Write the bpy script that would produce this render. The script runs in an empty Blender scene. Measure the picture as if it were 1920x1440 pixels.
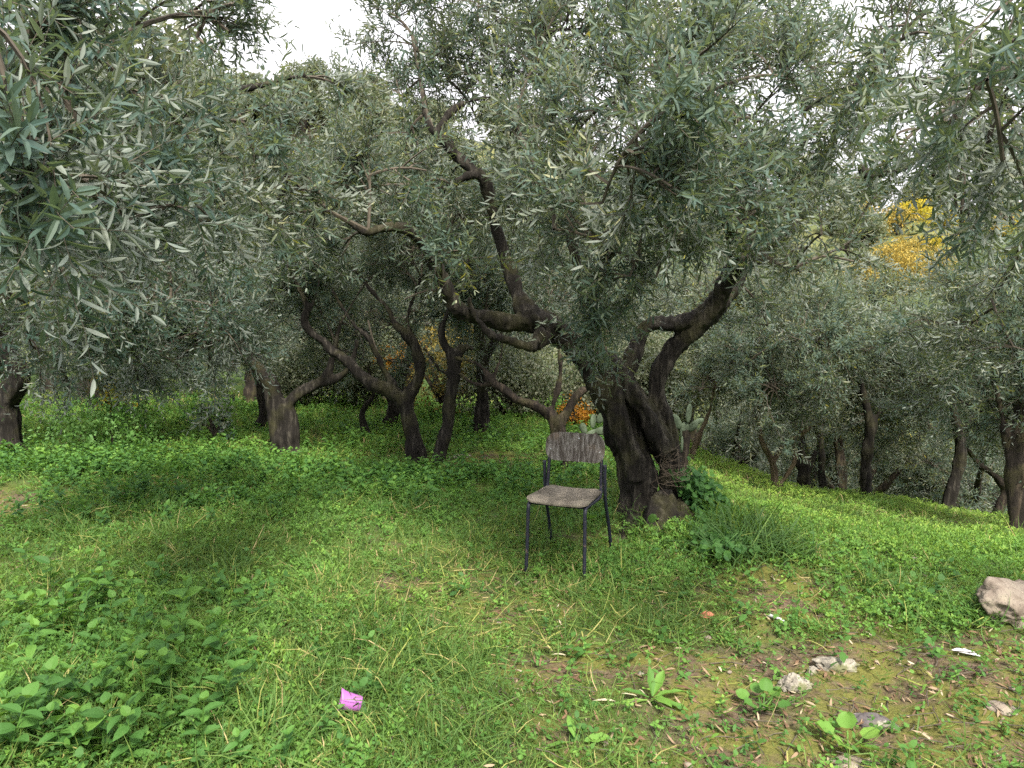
import bpy, math, random
import numpy as np
from mathutils import Vector, Matrix, noise as mnoise
R = math.radians
rng = np.random.default_rng(11)
random.seed(5)
scn = bpy.context.scene
COL = scn.collection

# ------------------------------------------------------------ camera
F = 1400.0; EYE = 1.65; HOR = 580.0
PITCH = math.atan((720 - HOR) / F)
cam_d = bpy.data.cameras.new("camera"); cam = bpy.data.objects.new("camera", cam_d); COL.objects.link(cam)
cam.location = (0, 0, EYE); cam.rotation_euler = (math.pi / 2 - PITCH, 0, 0)
cam_d.sensor_width = 36; cam_d.lens = 36 * F / 1920; cam_d.clip_start = 0.05; cam_d.clip_end = 1000
scn.camera = cam

# ------------------------------------------------------------ sky, sun, exposure
SUN_EL, SUN_AZ = 50.0, 163.0            # azimuth measured from +Y (view direction) towards +X
w = bpy.data.worlds.new("World"); scn.world = w; w.use_nodes = True
nt = w.node_tree; nt.nodes.clear()
sky = nt.nodes.new('ShaderNodeTexSky'); sky.sky_type = 'NISHITA'; sky.sun_disc = False
sky.sun_elevation = R(SUN_EL); sky.sun_rotation = R(SUN_AZ); sky.air_density = 1.0; sky.dust_density = 3.0
hsv = nt.nodes.new('ShaderNodeHueSaturation'); hsv.inputs['Saturation'].default_value = 0.25
mixc = nt.nodes.new('ShaderNodeMix'); mixc.data_type = 'RGBA'
tc = nt.nodes.new('ShaderNodeTexCoord'); nz = nt.nodes.new('ShaderNodeTexNoise'); nz.inputs['Scale'].default_value = 1.6; nz.inputs['Detail'].default_value = 5
cr = nt.nodes.new('ShaderNodeValToRGB'); cr.color_ramp.elements[0].position = .3; cr.color_ramp.elements[1].position = .75
cr.color_ramp.elements[0].color = (6.6, 6.55, 6.9, 1); cr.color_ramp.elements[1].color = (8.6, 8.4, 8.8, 1)
bg = nt.nodes.new('ShaderNodeBackground'); bg.inputs['Strength'].default_value = 0.085
wo = nt.nodes.new('ShaderNodeOutputWorld')
nt.links.new(tc.outputs['Generated'], nz.inputs['Vector']); nt.links.new(nz.outputs['Fac'], cr.inputs['Fac'])
nt.links.new(sky.outputs[0], hsv.inputs['Color']); nt.links.new(hsv.outputs[0], mixc.inputs[6]); nt.links.new(cr.outputs[0], mixc.inputs[7])
mixc.inputs[0].default_value = 0.85
sx = nt.nodes.new('ShaderNodeSeparateXYZ'); nt.links.new(tc.outputs['Generated'], sx.inputs[0])      # overcast sky: dimmer towards the horizon
mrz = nt.nodes.new('ShaderNodeMapRange'); mrz.inputs[1].default_value = 0; mrz.inputs[2].default_value = 1; mrz.inputs[3].default_value = .38; mrz.inputs[4].default_value = 1.34
nt.links.new(sx.outputs[2], mrz.inputs[0]); mul = nt.nodes.new('ShaderNodeVectorMath'); mul.operation = 'SCALE'
nt.links.new(mixc.outputs[2], mul.inputs[0]); nt.links.new(mrz.outputs[0], mul.inputs['Scale']); nt.links.new(mul.outputs[0], bg.inputs['Color']); nt.links.new(bg.outputs[0], wo.inputs['Surface'])
sl = bpy.data.lights.new("sun", 'SUN'); sl.energy = 3.0; sl.angle = R(13); sl.color = (1, .93, .8)
so = bpy.data.objects.new("sun", sl); COL.objects.link(so)
sd = Vector((math.sin(R(SUN_AZ)) * math.cos(R(SUN_EL)), math.cos(R(SUN_AZ)) * math.cos(R(SUN_EL)), math.sin(R(SUN_EL))))
so.rotation_euler = sd.to_track_quat('Z', 'Y').to_euler(); so.location = (6, 8, 12)
scn.view_settings.view_transform = 'Standard'; scn.view_settings.look = 'None'; scn.view_settings.exposure = 2.05; scn.view_settings.gamma = 1
scn.cycles.max_bounces = 7; scn.cycles.diffuse_bounces = 5; scn.cycles.glossy_bounces = 2; scn.cycles.transmission_bounces = 5; scn.cycles.transparent_max_bounces = 4
scn.cycles.use_adaptive_sampling = True; scn.cycles.adaptive_threshold = 0.02; scn.cycles.use_denoising = False
scn.render.use_persistent_data = False

# ------------------------------------------------------------ basics
def sstep(t): t = np.clip(t, 0, 1); return t * t * (3 - 2 * t)
def splus(t, k=.5): return k * np.logaddexp(0, np.asarray(t, float) / k)
def wob(x, y):
    return (.030 * np.sin(1.7 * x + .9 * y + .4) + .022 * np.sin(3.1 * x - 2.3 * y + 1.3) + .012 * np.sin(5.7 * x + 4.9 * y) + .008 * np.sin(9.3 * x - 8.1 * y + 2.))
def G(x, y):
    x = np.asarray(x, float); y = np.asarray(y, float)
    ratio = x / np.maximum(y, 1.0)
    wt = sstep((ratio - .12) / .28)
    d1 = np.minimum(.14 * splus(y - 5.5 + .6 * (x - 2.2)), 1.6) * wt
    e = y + .6 * np.maximum(0, x - 3.5) - 10.4
    d2 = np.minimum(.38 * splus(e), 2.8) * wt
    d3 = np.minimum(.05 * splus(y - 12), 1.0)
    H = 19 + 7 * sstep((5 - x) / 40 + .3)
    hill = H * sstep((y - 34) / 62)
    mound = .10 * np.exp(-((x - 1.65) ** 2 + (y - 5.75) ** 2) / .9)
    far = sstep((y - 13) / 15) * .25 * np.sin(.35 * x + .23 * y)
    return -d1 - d2 - d3 + hill + mound + wob(x, y) * np.clip(3 - y / 12, .3, 1) + far
def at(px, py, Y):
    cx = (px - 960) / F; cz = (720 - py) / F
    dy = math.cos(PITCH) + cz * math.sin(PITCH); dz = -math.sin(PITCH) + cz * math.cos(PITCH)
    s = Y / dy
    return Vector((cx * s, Y, EYE + dz * s))
def gp(px, py):
    lo, hi = .6, 60.
    prev = .75
    for Y in np.concatenate([np.arange(.8, 30, .05), np.arange(30, 120, .4)]):
        p = at(px, py, Y)
        if p.z <= float(G(p.x, p.y)): hi = Y; break
        prev = Y
    lo = prev
    for _ in range(20):
        m = (lo + hi) / 2; p = at(px, py, m)
        if p.z <= float(G(p.x, p.y)): hi = m
        else: lo = m
    p = at(px, py, hi); return Vector((p.x, p.y, float(G(p.x, p.y))))

def tag(o, label=None, cat=None, group=None, kind=None):
    if label: o['label'] = label
    if cat: o['category'] = cat
    if group: o['group'] = group
    if kind: o['kind'] = kind
    return o
def empty(name, loc, rz=0.):
    o = bpy.data.objects.new(name, None); COL.objects.link(o); o.location = loc; o.rotation_euler = (0, 0, rz); o.empty_display_size = .2
    return o
def mesh_np(name, V, faces, tone=None, mi=None, smooth=False):
    """faces: list of int arrays (n,k)"""
    me = bpy.data.meshes.new(name)
    V = np.ascontiguousarray(V, np.float32)
    me.vertices.add(len(V)); me.vertices.foreach_set('co', V.ravel())
    nl = sum(f.size for f in faces); nf = sum(len(f) for f in faces)
    idx = np.concatenate([f.ravel() for f in faces]).astype(np.int32)
    tot = np.concatenate([np.full(len(f), f.shape[1], np.int32) for f in faces])
    st = np.concatenate([[0], np.cumsum(tot)[:-1]]).astype(np.int32)
    me.loops.add(nl); me.loops.foreach_set('vertex_index', idx)
    me.polygons.add(nf); me.polygons.foreach_set('loop_start', st)
    if mi is not None: me.polygons.foreach_set('material_index', mi.astype(np.int32))
    me.polygons.foreach_set('use_smooth', np.full(nf, smooth, bool))
    if tone is not None:
        a = me.attributes.new('tone', 'FLOAT', 'FACE'); a.data.foreach_set('value', tone.astype(np.float32))
    me.update(calc_edges=True)
    return me
def link(name, me, mats, parent=None, loc=None):
    o = bpy.data.objects.new(name, me); COL.objects.link(o)
    for m in (mats if isinstance(mats, (list, tuple)) else [mats]): me.materials.append(m)
    if parent: o.parent = parent
    if loc is not None: o.location = loc
    return o
class Tpl:
    """V variants of one shape with the same topology"""
    def __init__(s, V, faces, tone, mi):
        s.V = np.asarray(V, np.float32); s.faces = faces; s.tone = np.asarray(tone, np.float32); s.mi = np.asarray(mi)
        s.nv = s.V.shape[1]
class Bag:
    def __init__(s): s.V = []; s.F = []; s.T = []; s.M = []; s.n = 0
    def add(s, V, faces, tone, mi):
        s.V.append(V.astype(np.float32)); s.F += [(f + s.n) for f in faces]; s.n += len(V)
        s.T.append(tone); s.M.append(mi)
    def stamp(s, tpl, pos, frames, scale, tone, var=None):
        N = len(pos)
        if N == 0: return
        if var is None: var = rng.integers(0, len(tpl.V), N)
        scale = np.asarray(scale, float)
        sc = scale[:, None, None] if scale.ndim == 1 else scale[:, None, :]
        V = np.einsum('nij,nvj->nvi', frames, tpl.V[var] * sc) + pos[:, None, :]
        off = (np.arange(N) * tpl.nv)
        fs = [(off[:, None, None] + f[None]).reshape(-1, f.shape[1]) for f in tpl.faces]
        # tone/mi per template face are ordered as faces list
        t = []; m = []; k = 0
        for f in tpl.faces:
            n = len(f); t.append((tone[:, None] + tpl.tone[None, k:k + n]).ravel()); m.append(np.tile(tpl.mi[k:k + n], N)); k += n
        s.add(V.reshape(-1, 3), fs, np.concatenate(t), np.concatenate(m))
    def tubes(s, P, Rd, ns=4, tone=.5, mi=1):
        """P (N,K,3) polylines, Rd (N,K) radii"""
        N, K, _ = P.shape
        if N == 0: return
        T = np.gradient(P, axis=1); T /= np.linalg.norm(T, axis=2, keepdims=True) + 1e-9
        ref = np.where(np.abs(T[..., 2:3]) > .9, np.array([1., 0, 0]), np.array([0, 0, 1.]))
        A = np.cross(T, ref); A /= np.linalg.norm(A, axis=2, keepdims=True) + 1e-9
        B = np.cross(T, A)
        ang = np.arange(ns) * 2 * np.pi / ns
        V = P[:, :, None, :] + Rd[:, :, None, None] * (A[:, :, None, :] * np.cos(ang)[None, None, :, None] + B[:, :, None, :] * np.sin(ang)[None, None, :, None])
        i = np.arange(K - 1)[:, None] * ns; j = np.arange(ns)[None]; j2 = (j + 1) % ns
        q = np.stack([i + j, i + j2, i + ns + j2, i + ns + j], -1).reshape(-1, 4)
        F_ = (np.arange(N)[:, None, None] * K * ns + q[None]).reshape(-1, 4)
        s.add(V.reshape(-1, 3), [F_], np.full(len(F_), tone), np.full(len(F_), mi))
    def mesh(s, name, smooth=False):
        # merge face groups keeping order of tone
        return mesh_np(name, np.concatenate(s.V), s.F, np.concatenate(s.T), np.concatenate(s.M), smooth)
def norm(v): return v / (np.linalg.norm(v, axis=-1, keepdims=True) + 1e-9)
def frames(z, roll=None):
    z = norm(z); N = len(z)
    ref = norm(rng.normal(size=(N, 3))) if roll is None else roll
    x = norm(np.cross(ref, z)); y = np.cross(z, x)
    return np.stack([x, y, z], -1)
def up_frames(N, tilt=.2):
    """local Z roughly up, random yaw"""
    z = norm(np.stack([rng.normal(0, tilt, N), rng.normal(0, tilt, N), np.ones(N)], -1))
    return frames(z)

# ------------------------------------------------------------ materials
def newmat(name):
    m = bpy.data.materials.new(name); m.use_nodes = True; n = m.node_tree; n.nodes.clear()
    return m, n, n.nodes.new('ShaderNodeOutputMaterial')
def ramp(n, stops, src=None):
    c = n.nodes.new('ShaderNodeValToRGB'); e = c.color_ramp.elements
    while len(e) < len(stops): e.new(.5)
    for i, (p, col) in enumerate(stops): e[i].position = p; e[i].color = (*col, 1)
    if src is not None: n.links.new(src, c.inputs['Fac'])
    return c
def mixrgb(n, a, b, f, mode='MIX'):
    m = n.nodes.new('ShaderNodeMix'); m.data_type = 'RGBA'; m.blend_type = mode
    for k, v in ((6, a), (7, b), (0, f)):
        if isinstance(v, (int, float)): m.inputs[k].default_value = v
        elif isinstance(v, tuple): m.inputs[k].default_value = (*v, 1)
        else: n.links.new(v, m.inputs[k])
    return m.outputs[2]
def noise_n(n, scale, detail=4, vec=None, rough=.55, dist=0.):
    t = n.nodes.new('ShaderNodeTexNoise'); t.inputs['Scale'].default_value = scale; t.inputs['Detail'].default_value = detail
    t.inputs['Roughness'].default_value = rough; t.inputs['Distortion'].default_value = dist
    if vec is not None: n.links.new(vec, t.inputs['Vector'])
    return t.outputs['Fac']
def coord(n, scale=(1, 1, 1), kind='Object'):
    t = n.nodes.new('ShaderNodeTexCoord'); mp = n.nodes.new('ShaderNodeMapping'); mp.inputs['Scale'].default_value = scale
    n.links.new(t.outputs[kind], mp.inputs['Vector']); return mp.outputs[0]
def leafmat(name, top, under, trans, tfac=.3, rough=.45, spec=.5):
    m, n, out = newmat(name)
    at_ = n.nodes.new('ShaderNodeAttribute'); at_.attribute_name = 'tone'
    ct = ramp(n, top, at_.outputs['Fac'])
    col = ct.outputs[0]
    if under:
        geo = n.nodes.new('ShaderNodeNewGeometry'); cu = ramp(n, under, at_.outputs['Fac'])
        col = mixrgb(n, col, cu.outputs[0], geo.outputs['Backfacing'])
    p = n.nodes.new('ShaderNodeBsdfPrincipled'); p.inputs['Roughness'].default_value = rough
    p.inputs['Specular IOR Level'].default_value = spec
    n.links.new(col, p.inputs['Base Color'])
    tr = n.nodes.new('ShaderNodeBsdfTranslucent')
    ctr = ramp(n, trans, at_.outputs['Fac']); n.links.new(ctr.outputs[0], tr.inputs['Color'])
    mx = n.nodes.new('ShaderNodeMixShader'); mx.inputs[0].default_value = tfac
    n.links.new(p.outputs[0], mx.inputs[1]); n.links.new(tr.outputs[0], mx.inputs[2]); n.links.new(mx.outputs[0], out.inputs['Surface'])
    return m
M = {}
M['olive'] = leafmat('olive_leaf',
    [(0, (.030, .060, .052)), (.45, (.058, .092, .072)), (.85, (.105, .13, .078)), (.97, (.17, .20, .06)), (1, (.32, .29, .05))],
    [(0, (.115, .14, .125)), (.6, (.175, .20, .17)), (1, (.30, .30, .17))],
    [(0, (.10, .15, .06)), (.7, (.20, .24, .08)), (1, (.45, .42, .06))], .30, .55, .22)
M['olive_far'] = leafmat('olive_leaf_far',
    [(0, (.045, .068, .045)), (.6, (.08, .105, .06)), (1, (.16, .17, .085))],
    [(0, (.09, .105, .08)), (1, (.17, .175, .11))],
    [(0, (.12, .16, .06)), (1, (.28, .30, .10))], .28, .6, .3)
M['orange_leaf'] = leafmat('orange_leaf', [(0, (.16, .06, .01)), (.5, (.32, .14, .015)), (1, (.42, .25, .03))], None, [(0, (.35, .13, .01)), (1, (.5, .3, .03))], .4, .6, .2)
M['yellow_leaf'] = leafmat('yellow_leaf', [(0, (.16, .18, .03)), (.5, (.38, .32, .03)), (1, (.6, .42, .03))], None, [(0, (.25, .28, .04)), (1, (.7, .5, .04))], .4, .6, .2)
M['vine_leaf'] = leafmat('vine_leaf', [(0, (.11, .12, .04)), (.45, (.22, .175, .05)), (.75, (.36, .27, .06)), (1, (.44, .30, .05))], None, [(0, (.15, .15, .04)), (1, (.36, .26, .05))], .3, .7, .1)
M['grass'] = leafmat('grass_blade',
    [(0, (.038, .085, .022)), (.35, (.076, .142, .034)), (.62, (.135, .200, .048)), (.74, (.26, .28, .075)), (.86, (.34, .29, .13)), (1, (.42, .32, .18))],
    None, [(0, (.09, .19, .02)), (.6, (.27, .38, .05)), (.85, (.42, .38, .14)), (1, (.4, .3, .16))], .36, .6, .2)
M['herb'] = leafmat('herb_leaf',
    [(0, (.025, .07, .022)), (.4, (.055, .135, .03)), (.75, (.11, .22, .04)), (1, (.21, .31, .055))],
    [(0, (.06, .14, .05)), (1, (.18, .32, .09))], [(0, (.07, .2, .02)), (1, (.26, .42, .05))], .34, .6, .18)
M['litter'] = leafmat('leaf_litter', [(0, (.07, .04, .025)), (.4, (.16, .10, .06)), (.75, (.32, .27, .19)), (1, (.55, .52, .45))], None, [(0, (.1, .06, .03)), (1, (.3, .25, .15))], .1, .7, .2)

def barkmat(name, dark, mid, light, moss=.25):
    m, n, out = newmat(name)
    c = coord(n, (1, 1, .16)); c1 = coord(n)
    a = noise_n(n, 26, 6, c, .65, .6); b = noise_n(n, 4.0, 4, c1); f = noise_n(n, 95, 4, c1, .7)
    r1 = ramp(n, [(.28, dark), (.52, mid), (.75, light)], a)
    col = mixrgb(n, r1.outputs[0], mixrgb(n, r1.outputs[0], (.10, .10, .03), .75), ramp(n, [(.5, (0, 0, 0)), (.68, (moss * 2, moss * 2, moss * 2))], b).outputs[0])
    col = mixrgb(n, col, (.32, .30, .26), ramp(n, [(.70, (0, 0, 0)), (.78, (.6, .6, .6))], noise_n(n, 13, 5, c1, .7)).outputs[0])
    p = n.nodes.new('ShaderNodeBsdfPrincipled'); p.inputs['Roughness'].default_value = .9; p.inputs['Specular IOR Level'].default_value = .2
    n.links.new(col, p.inputs['Base Color'])
    add = n.nodes.new('ShaderNodeMath'); add.operation = 'MULTIPLY_ADD'; n.links.new(f, add.inputs[0]); add.inputs[1].default_value = .45; n.links.new(a, add.inputs[2])
    bp = n.nodes.new('ShaderNodeBump'); bp.inputs['Strength'].default_value = .9; bp.inputs['Distance'].default_value = .02
    n.links.new(add.outputs[0], bp.inputs['Height']); n.links.new(bp.outputs[0], p.inputs['Normal']); n.links.new(p.outputs[0], out.inputs['Surface'])
    return m
M['bark'] = barkmat('olive_bark', (.005, .0042, .0038), (.014, .012, .010), (.075, .068, .056), .15)
M['bark_far'] = barkmat('olive_bark_far', (.007, .0055, .0048), (.022, .0175, .014), (.09, .07, .05), .2)
M['bark_pale'] = barkmat('olive_bark_pale', (.03, .022, .015), (.09, .068, .045), (.18, .145, .10), .2)
M['burl'] = barkmat('burl_wood', (.045, .028, .02), (.13, .085, .055), (.34, .26, .19), .1)
def plain(name, col, rough=.7, spec=.3, var=.0, vs=20):
    m, n, out = newmat(name)
    p = n.nodes.new('ShaderNodeBsdfPrincipled'); p.inputs['Roughness'].default_value = rough; p.inputs['Specular IOR Level'].default_value = spec
    if var:
        c = ramp(n, [(.3, tuple(x * (1 - var) for x in col)), (.7, tuple(min(1, x * (1 + var)) for x in col))], noise_n(n, vs, 5, coord(n)))
        n.links.new(c.outputs[0], p.inputs['Base Color'])
    else: p.inputs['Base Color'].default_value = (*col, 1)
    n.links.new(p.outputs[0], out.inputs['Surface']); return m
M['twig'] = plain('twig_bark', (.065, .055, .043), .85, .2, .35, 30)
M['twig_dark'] = plain('twig_bark_dark', (.075, .06, .045), .9, .2, .3, 30)

# ------------------------------------------------------------ ground masks (world positions of what the photo shows)
def blob(x, y, cx, cy, rx, ry): return np.exp(-(((x - cx) / rx) ** 2 + ((y - cy) / ry) ** 2))
def vn(x, y, s, seed=0):
    """cheap smooth value noise"""
    X = x * s + seed * 17.3; Y = y * s + seed * 9.1
    xi = np.floor(X); yi = np.floor(Y); fx = X - xi; fy = Y - yi; fx = fx * fx * (3 - 2 * fx); fy = fy * fy * (3 - 2 * fy)
    def h(a, b): return np.modf(np.abs(np.sin(a * 127.1 + b * 311.7 + seed * 74.7) * 43758.5453))[0]
    return (h(xi, yi) * (1 - fx) + h(xi + 1, yi) * fx) * (1 - fy) + (h(xi, yi + 1) * (1 - fx) + h(xi + 1, yi + 1) * fx) * fy
def fbm(x, y, s, seed=0): return (vn(x, y, s, seed) + .5 * vn(x, y, s * 2.1, seed + 1) + .25 * vn(x, y, s * 4.3, seed + 2)) / 1.75
PB = {}
def pb(name, px, py): PB[name] = gp(px, py)
pb('soil_near', 1560, 1330); pb('soil_r', 1800, 1270); pb('soil_m', 1460, 1110); pb('soil_l', 20, 950); pb('soil_b', 1350, 1255); pb('lush_r', 1740, 1040)
pb('lush_rock', 1560, 1170); pb('lush_tree', 1240, 1050); pb('weeds', 200, 1250); pb('dry1', 830, 1100); pb('dry2', 1000, 1160); pb('soil_t', 900, 862); pb('straw', 330, 905); pb('lushbank', 300, 960); pb('midlush', 800, 920)
def bare(x, y):
    b = 1.0 * blob(x, y, PB['soil_near'].x + .25, PB['soil_near'].y - .15, 1.55, .7) + .9 * blob(x, y, PB['soil_r'].x + .3, PB['soil_r'].y, .9, .4) + 1.0 * blob(x, y, PB['soil_m'].x, PB['soil_m'].y, .55, .45)
    b += 1.3 * blob(x, y, PB['soil_l'].x - .4, PB['soil_l'].y, 1.0, .5) + 1.0 * blob(x, y, PB['soil_b'].x, PB['soil_b'].y, .45, .16) + .8 * blob(x, y, PB['soil_t'].x, PB['soil_t'].y, .9, .5)
    b += .35 * blob(x, y, PB['dry1'].x, PB['dry1'].y, .5, .4) + .25 * blob(x, y, PB['dry2'].x, PB['dry2'].y, .5, .3)
    n = fbm(x, y, 2.6, 3)
    return np.clip(b * (.55 + 1.2 * n) + .6 * sstep((n - .60) / .2), 0, 1)
def lush(x, y):
    l = 1.2 * blob(x, y, PB['lush_r'].x, PB['lush_r'].y, 1.8, 1.2) + 1.1 * blob(x, y, PB['lush_rock'].x + .2, PB['lush_rock'].y, .55, .22) + 1.1 * blob(x, y, PB['lush_tree'].x, PB['lush_tree'].y, .55, .4)
    l += 1.0 * blob(x, y, PB['weeds'].x, PB['weeds'].y, 1.0, .9) + .7 * blob(x, y, PB['lushbank'].x, PB['lushbank'].y, 1.6, .9) + .7 * blob(x, y, PB['midlush'].x, PB['midlush'].y, 1.8, 1.0)
    l += .9 * sstep((y - 6.4) / 2.5)
    return np.clip(l * (.45 + .9 * fbm(x, y, 1.5, 8)), 0, 1)

# ------------------------------------------------------------ ground
def make_ground():
    ys = np.concatenate([np.arange(-6, 1.5, .4), np.arange(1.5, 8, .04), np.arange(8, 16, .09), np.arange(16, 40, .5), np.arange(40, 130, 2.), np.array([150, 200, 300, 500, 800.])])
    t = np.linspace(-1, 1, 301); ts = np.sign(t) * (np.abs(t) ** 1.6)
    X = np.zeros((len(ys), len(t))); Y = np.zeros_like(X)
    for i, y in enumerate(ys):
        wdt = 7 + max(0, y) * 1.3 + (300 if y > 140 else 0) * (y - 140) / 300
        X[i] = ts * wdt; Y[i] = y
    Z = G(X, Y)
    far = Y > 130; Z = np.where(far, G(X, np.minimum(Y, 130)) - (Y - 130) * .05, Z)
    near = (Y < 16)
    Z = Z + near * ((fbm(X, Y, 9, 5) - .5) * .02 + (fbm(X, Y, 27, 6) - .5) * .012)
    n, m = X.shape
    V = np.stack([X, Y, Z], -1).reshape(-1, 3)
    i = np.arange(n - 1)[:, None] * m; j = np.arange(m - 1)[None]
    q = np.stack([i + j, i + j + 1, i + m + j + 1, i + m + j], -1).reshape(-1, 4)
    me = mesh_np('ground', V, [q], smooth=True)
    a = me.attributes.new('bare', 'FLOAT', 'POINT'); a.data.foreach_set('value', bare(V[:, 0], V[:, 1]).astype(np.float32))
    m_, nn, out = newmat('ground_soil_and_moss')
    at_ = nn.nodes.new('ShaderNodeAttribute'); at_.attribute_name = 'bare'
    c = coord(nn)
    soil = ramp(nn, [(.25, (.036, .025, .016)), (.5, (.085, .062, .042)), (.75, (.17, .13, .095))], noise_n(nn, 38, 8, c, .7)).outputs[0]
    moss = ramp(nn, [(.3, (.06, .066, .018)), (.7, (.145, .14, .038))], noise_n(nn, 60, 6, c, .7)).outputs[0]
    mossf = ramp(nn, [(.42, (0, 0, 0)), (.54, (1, 1, 1))], noise_n(nn, 3.3, 6, c, .65)).outputs[0]
    near_c = mixrgb(nn, soil, moss, mossf)
    green = ramp(nn, [(.3, (.022, .045, .012)), (.7, (.06, .10, .025))], noise_n(nn, 30, 6, c, .7)).outputs[0]
    col = mixrgb(nn, green, near_c, at_.outputs['Fac'])
    # far hillside: scrub, dry grass and autumn vines
    sep = nn.nodes.new('ShaderNodeSeparateXYZ'); nn.links.new(c, sep.inputs[0])
    mr = nn.nodes.new('ShaderNodeMapRange'); mr.inputs[1].default_value = 26; mr.inputs[2].default_value = 36; nn.links.new(sep.outputs[1], mr.inputs[0])
    hillc = ramp(nn, [(.30, (.035, .055, .025)), (.48, (.065, .085, .035)), (.62, (.12, .12, .05)), (.74, (.22, .16, .035))], noise_n(nn, .09, 6, c, .6)).outputs[0]
    col = mixrgb(nn, col, hillc, mr.outputs[0])
    p = nn.nodes.new('ShaderNodeBsdfPrincipled'); p.inputs['Roughness'].default_value = .95; p.inputs['Specular IOR Level'].default_value = .1
    nn.links.new(col, p.inputs['Base Color'])
    bp = nn.nodes.new('ShaderNodeBump'); bp.inputs['Strength'].default_value = .8; bp.inputs['Distance'].default_value = .015
    nn.links.new(noise_n(nn, 70, 8, c, .7), bp.inputs['Height']); nn.links.new(bp.outputs[0], p.inputs['Normal']); nn.links.new(p.outputs[0], out.inputs['Surface'])
    o = link('ground', me, m_); tag(o, 'sloping orchard ground of brown soil and moss under the grass', 'ground', kind='structure')
make_ground()

# ------------------------------------------------------------ shoot templates (twig with paired leaves)
def leaf_pts(L, Wd, lod, droop):
    if lod == 0:
        rows = [(0, 0), (.18, .72), (.45, 1.), (.75, .72), (1, 0)]; V = [(0, 0, 0)]
        for t, h in rows[1:4]:
            z = -droop * t * t * L
            V += [(-h * Wd / 2, t * L, z + .0 + .18 * h * Wd), (0, t * L, z), (h * Wd / 2, t * L, z + .18 * h * Wd)]
        V.append((0, L, -droop * L))
        tri = [(0, 2, 1), (0, 3, 2), (10, 7, 8), (10, 8, 9)]
        quad = [(1, 2, 5, 4), (2, 3, 6, 5), (4, 5, 8, 7), (5, 6, 9, 8)]
    elif lod == 1:
        V = [(0, 0, 0), (-Wd * .42, .28 * L, -droop * .08 * L), (Wd * .42, .28 * L, -droop * .08 * L), (-Wd * .4, .7 * L, -droop * .5 * L), (Wd * .4, .7 * L, -droop * .5 * L), (0, L, -droop * L)]
        tri = [(0, 2, 1), (3, 4, 5)]; quad = [(1, 2, 4, 3)]
    else:
        V = [(0, 0, 0), (Wd * .5, .5 * L, -droop * .2 * L), (0, L, -droop * L), (-Wd * .5, .5 * L, -droop * .2 * L)]; tri = []; quad = [(0, 1, 2, 3)]
    return np.array(V), tri, quad
def shoot_template(nvar, pairs, lod, leafL, leafW, bare_end=0., curve=.25, stem_r=.006, seed=1):
    rg = np.random.default_rng(seed); Vs = []; tones = None
    for v in range(nvar):
        V = []; tri = []; quad = []; tt = []; tq = []; mt = []; mq = []
        cdir = rg.normal(size=2) * curve
        def stem(s): return np.array([cdir[0] * s * s, cdir[1] * s * s, s])
        def stem_t(s): return norm(np.array([2 * cdir[0] * s, 2 * cdir[1] * s, 1.]))
        # stem : 3-sided, 4 rings
        ks = [0, .35, .7, 1.0]
        for k in ks:
            c = stem(k); r = stem_r * (1 - .7 * k)
            for a in range(3): V.append(c + np.array([math.cos(a * 2.094) * r, math.sin(a * 2.094) * r, 0]))
        for k in range(3):
            for a in range(3): quad.append((k * 3 + a, k * 3 + (a + 1) % 3, k * 3 + 3 + (a + 1) % 3, k * 3 + 3 + a)); tq.append(.5); mq.append(1)
        for i in range(pairs + 1):
            s = .05 + bare_end + (.95 - bare_end) * (i / pairs)
            base = stem(min(s, 1)); T = stem_t(s)
            a0 = (i % 2) * math.pi / 2 + rg.normal(0, .35)
            szf = 1.0 if i < pairs - 2 else (.8 if i < pairs else .6)
            for side in (0, 1):
                a = a0 + side * math.pi
                rad = np.array([math.cos(a), math.sin(a), 0.]); rad = norm(rad - T * rad.dot(T))
                op = R(rg.uniform(32, 68)) if i < pairs else R(rg.uniform(8, 25))
                l = norm(T * math.cos(op) + rad * math.sin(op)); nrm = norm(T - l * T.dot(l)); 
                tw = rg.normal(0, .5); sd = np.cross(nrm, l)   # x axis
                nr = norm(nrm * math.cos(tw) + sd * math.sin(tw)); sd = np.cross(l, nr)
                L = leafL * szf * rg.uniform(.72, 1.2); W_ = leafW * rg.uniform(.8, 1.2) * (szf * .5 + .5)
                lv, lt, lq = leaf_pts(L, W_, lod, rg.uniform(-.05, .35))
                b = len(V)
                V += list(base + lv[:, :1] * sd + lv[:, 1:2] * l + lv[:, 2:3] * nr)
                tn = float(np.clip(rg.normal(0, .16), -.35, .35)) + (.5 if rg.random() < .012 else 0)
                for q in lt: tri.append(tuple(b + x for x in q)); tt.append(tn); mt.append(0)
                for q in lq: quad.append(tuple(b + x for x in q)); tq.append(tn); mq.append(0)
        Vs.append(np.array(V)); 
        faces = [np.array(quad)] + ([np.array(tri)] if tri else [])
        tones = np.array(tq + tt); mis = np.array(mq + mt)
    return Tpl(np.array(Vs), faces, tones, mis)
# unit = shoot length; leaves are given relative to it
SH0 = shoot_template(10, 9, 0, .24, .046, seed=3)
SH1 = shoot_template(10, 9, 1, .23, .045, seed=4)
SH2 = shoot_template(8, 9, 2, .25, .052, seed=5)

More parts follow.
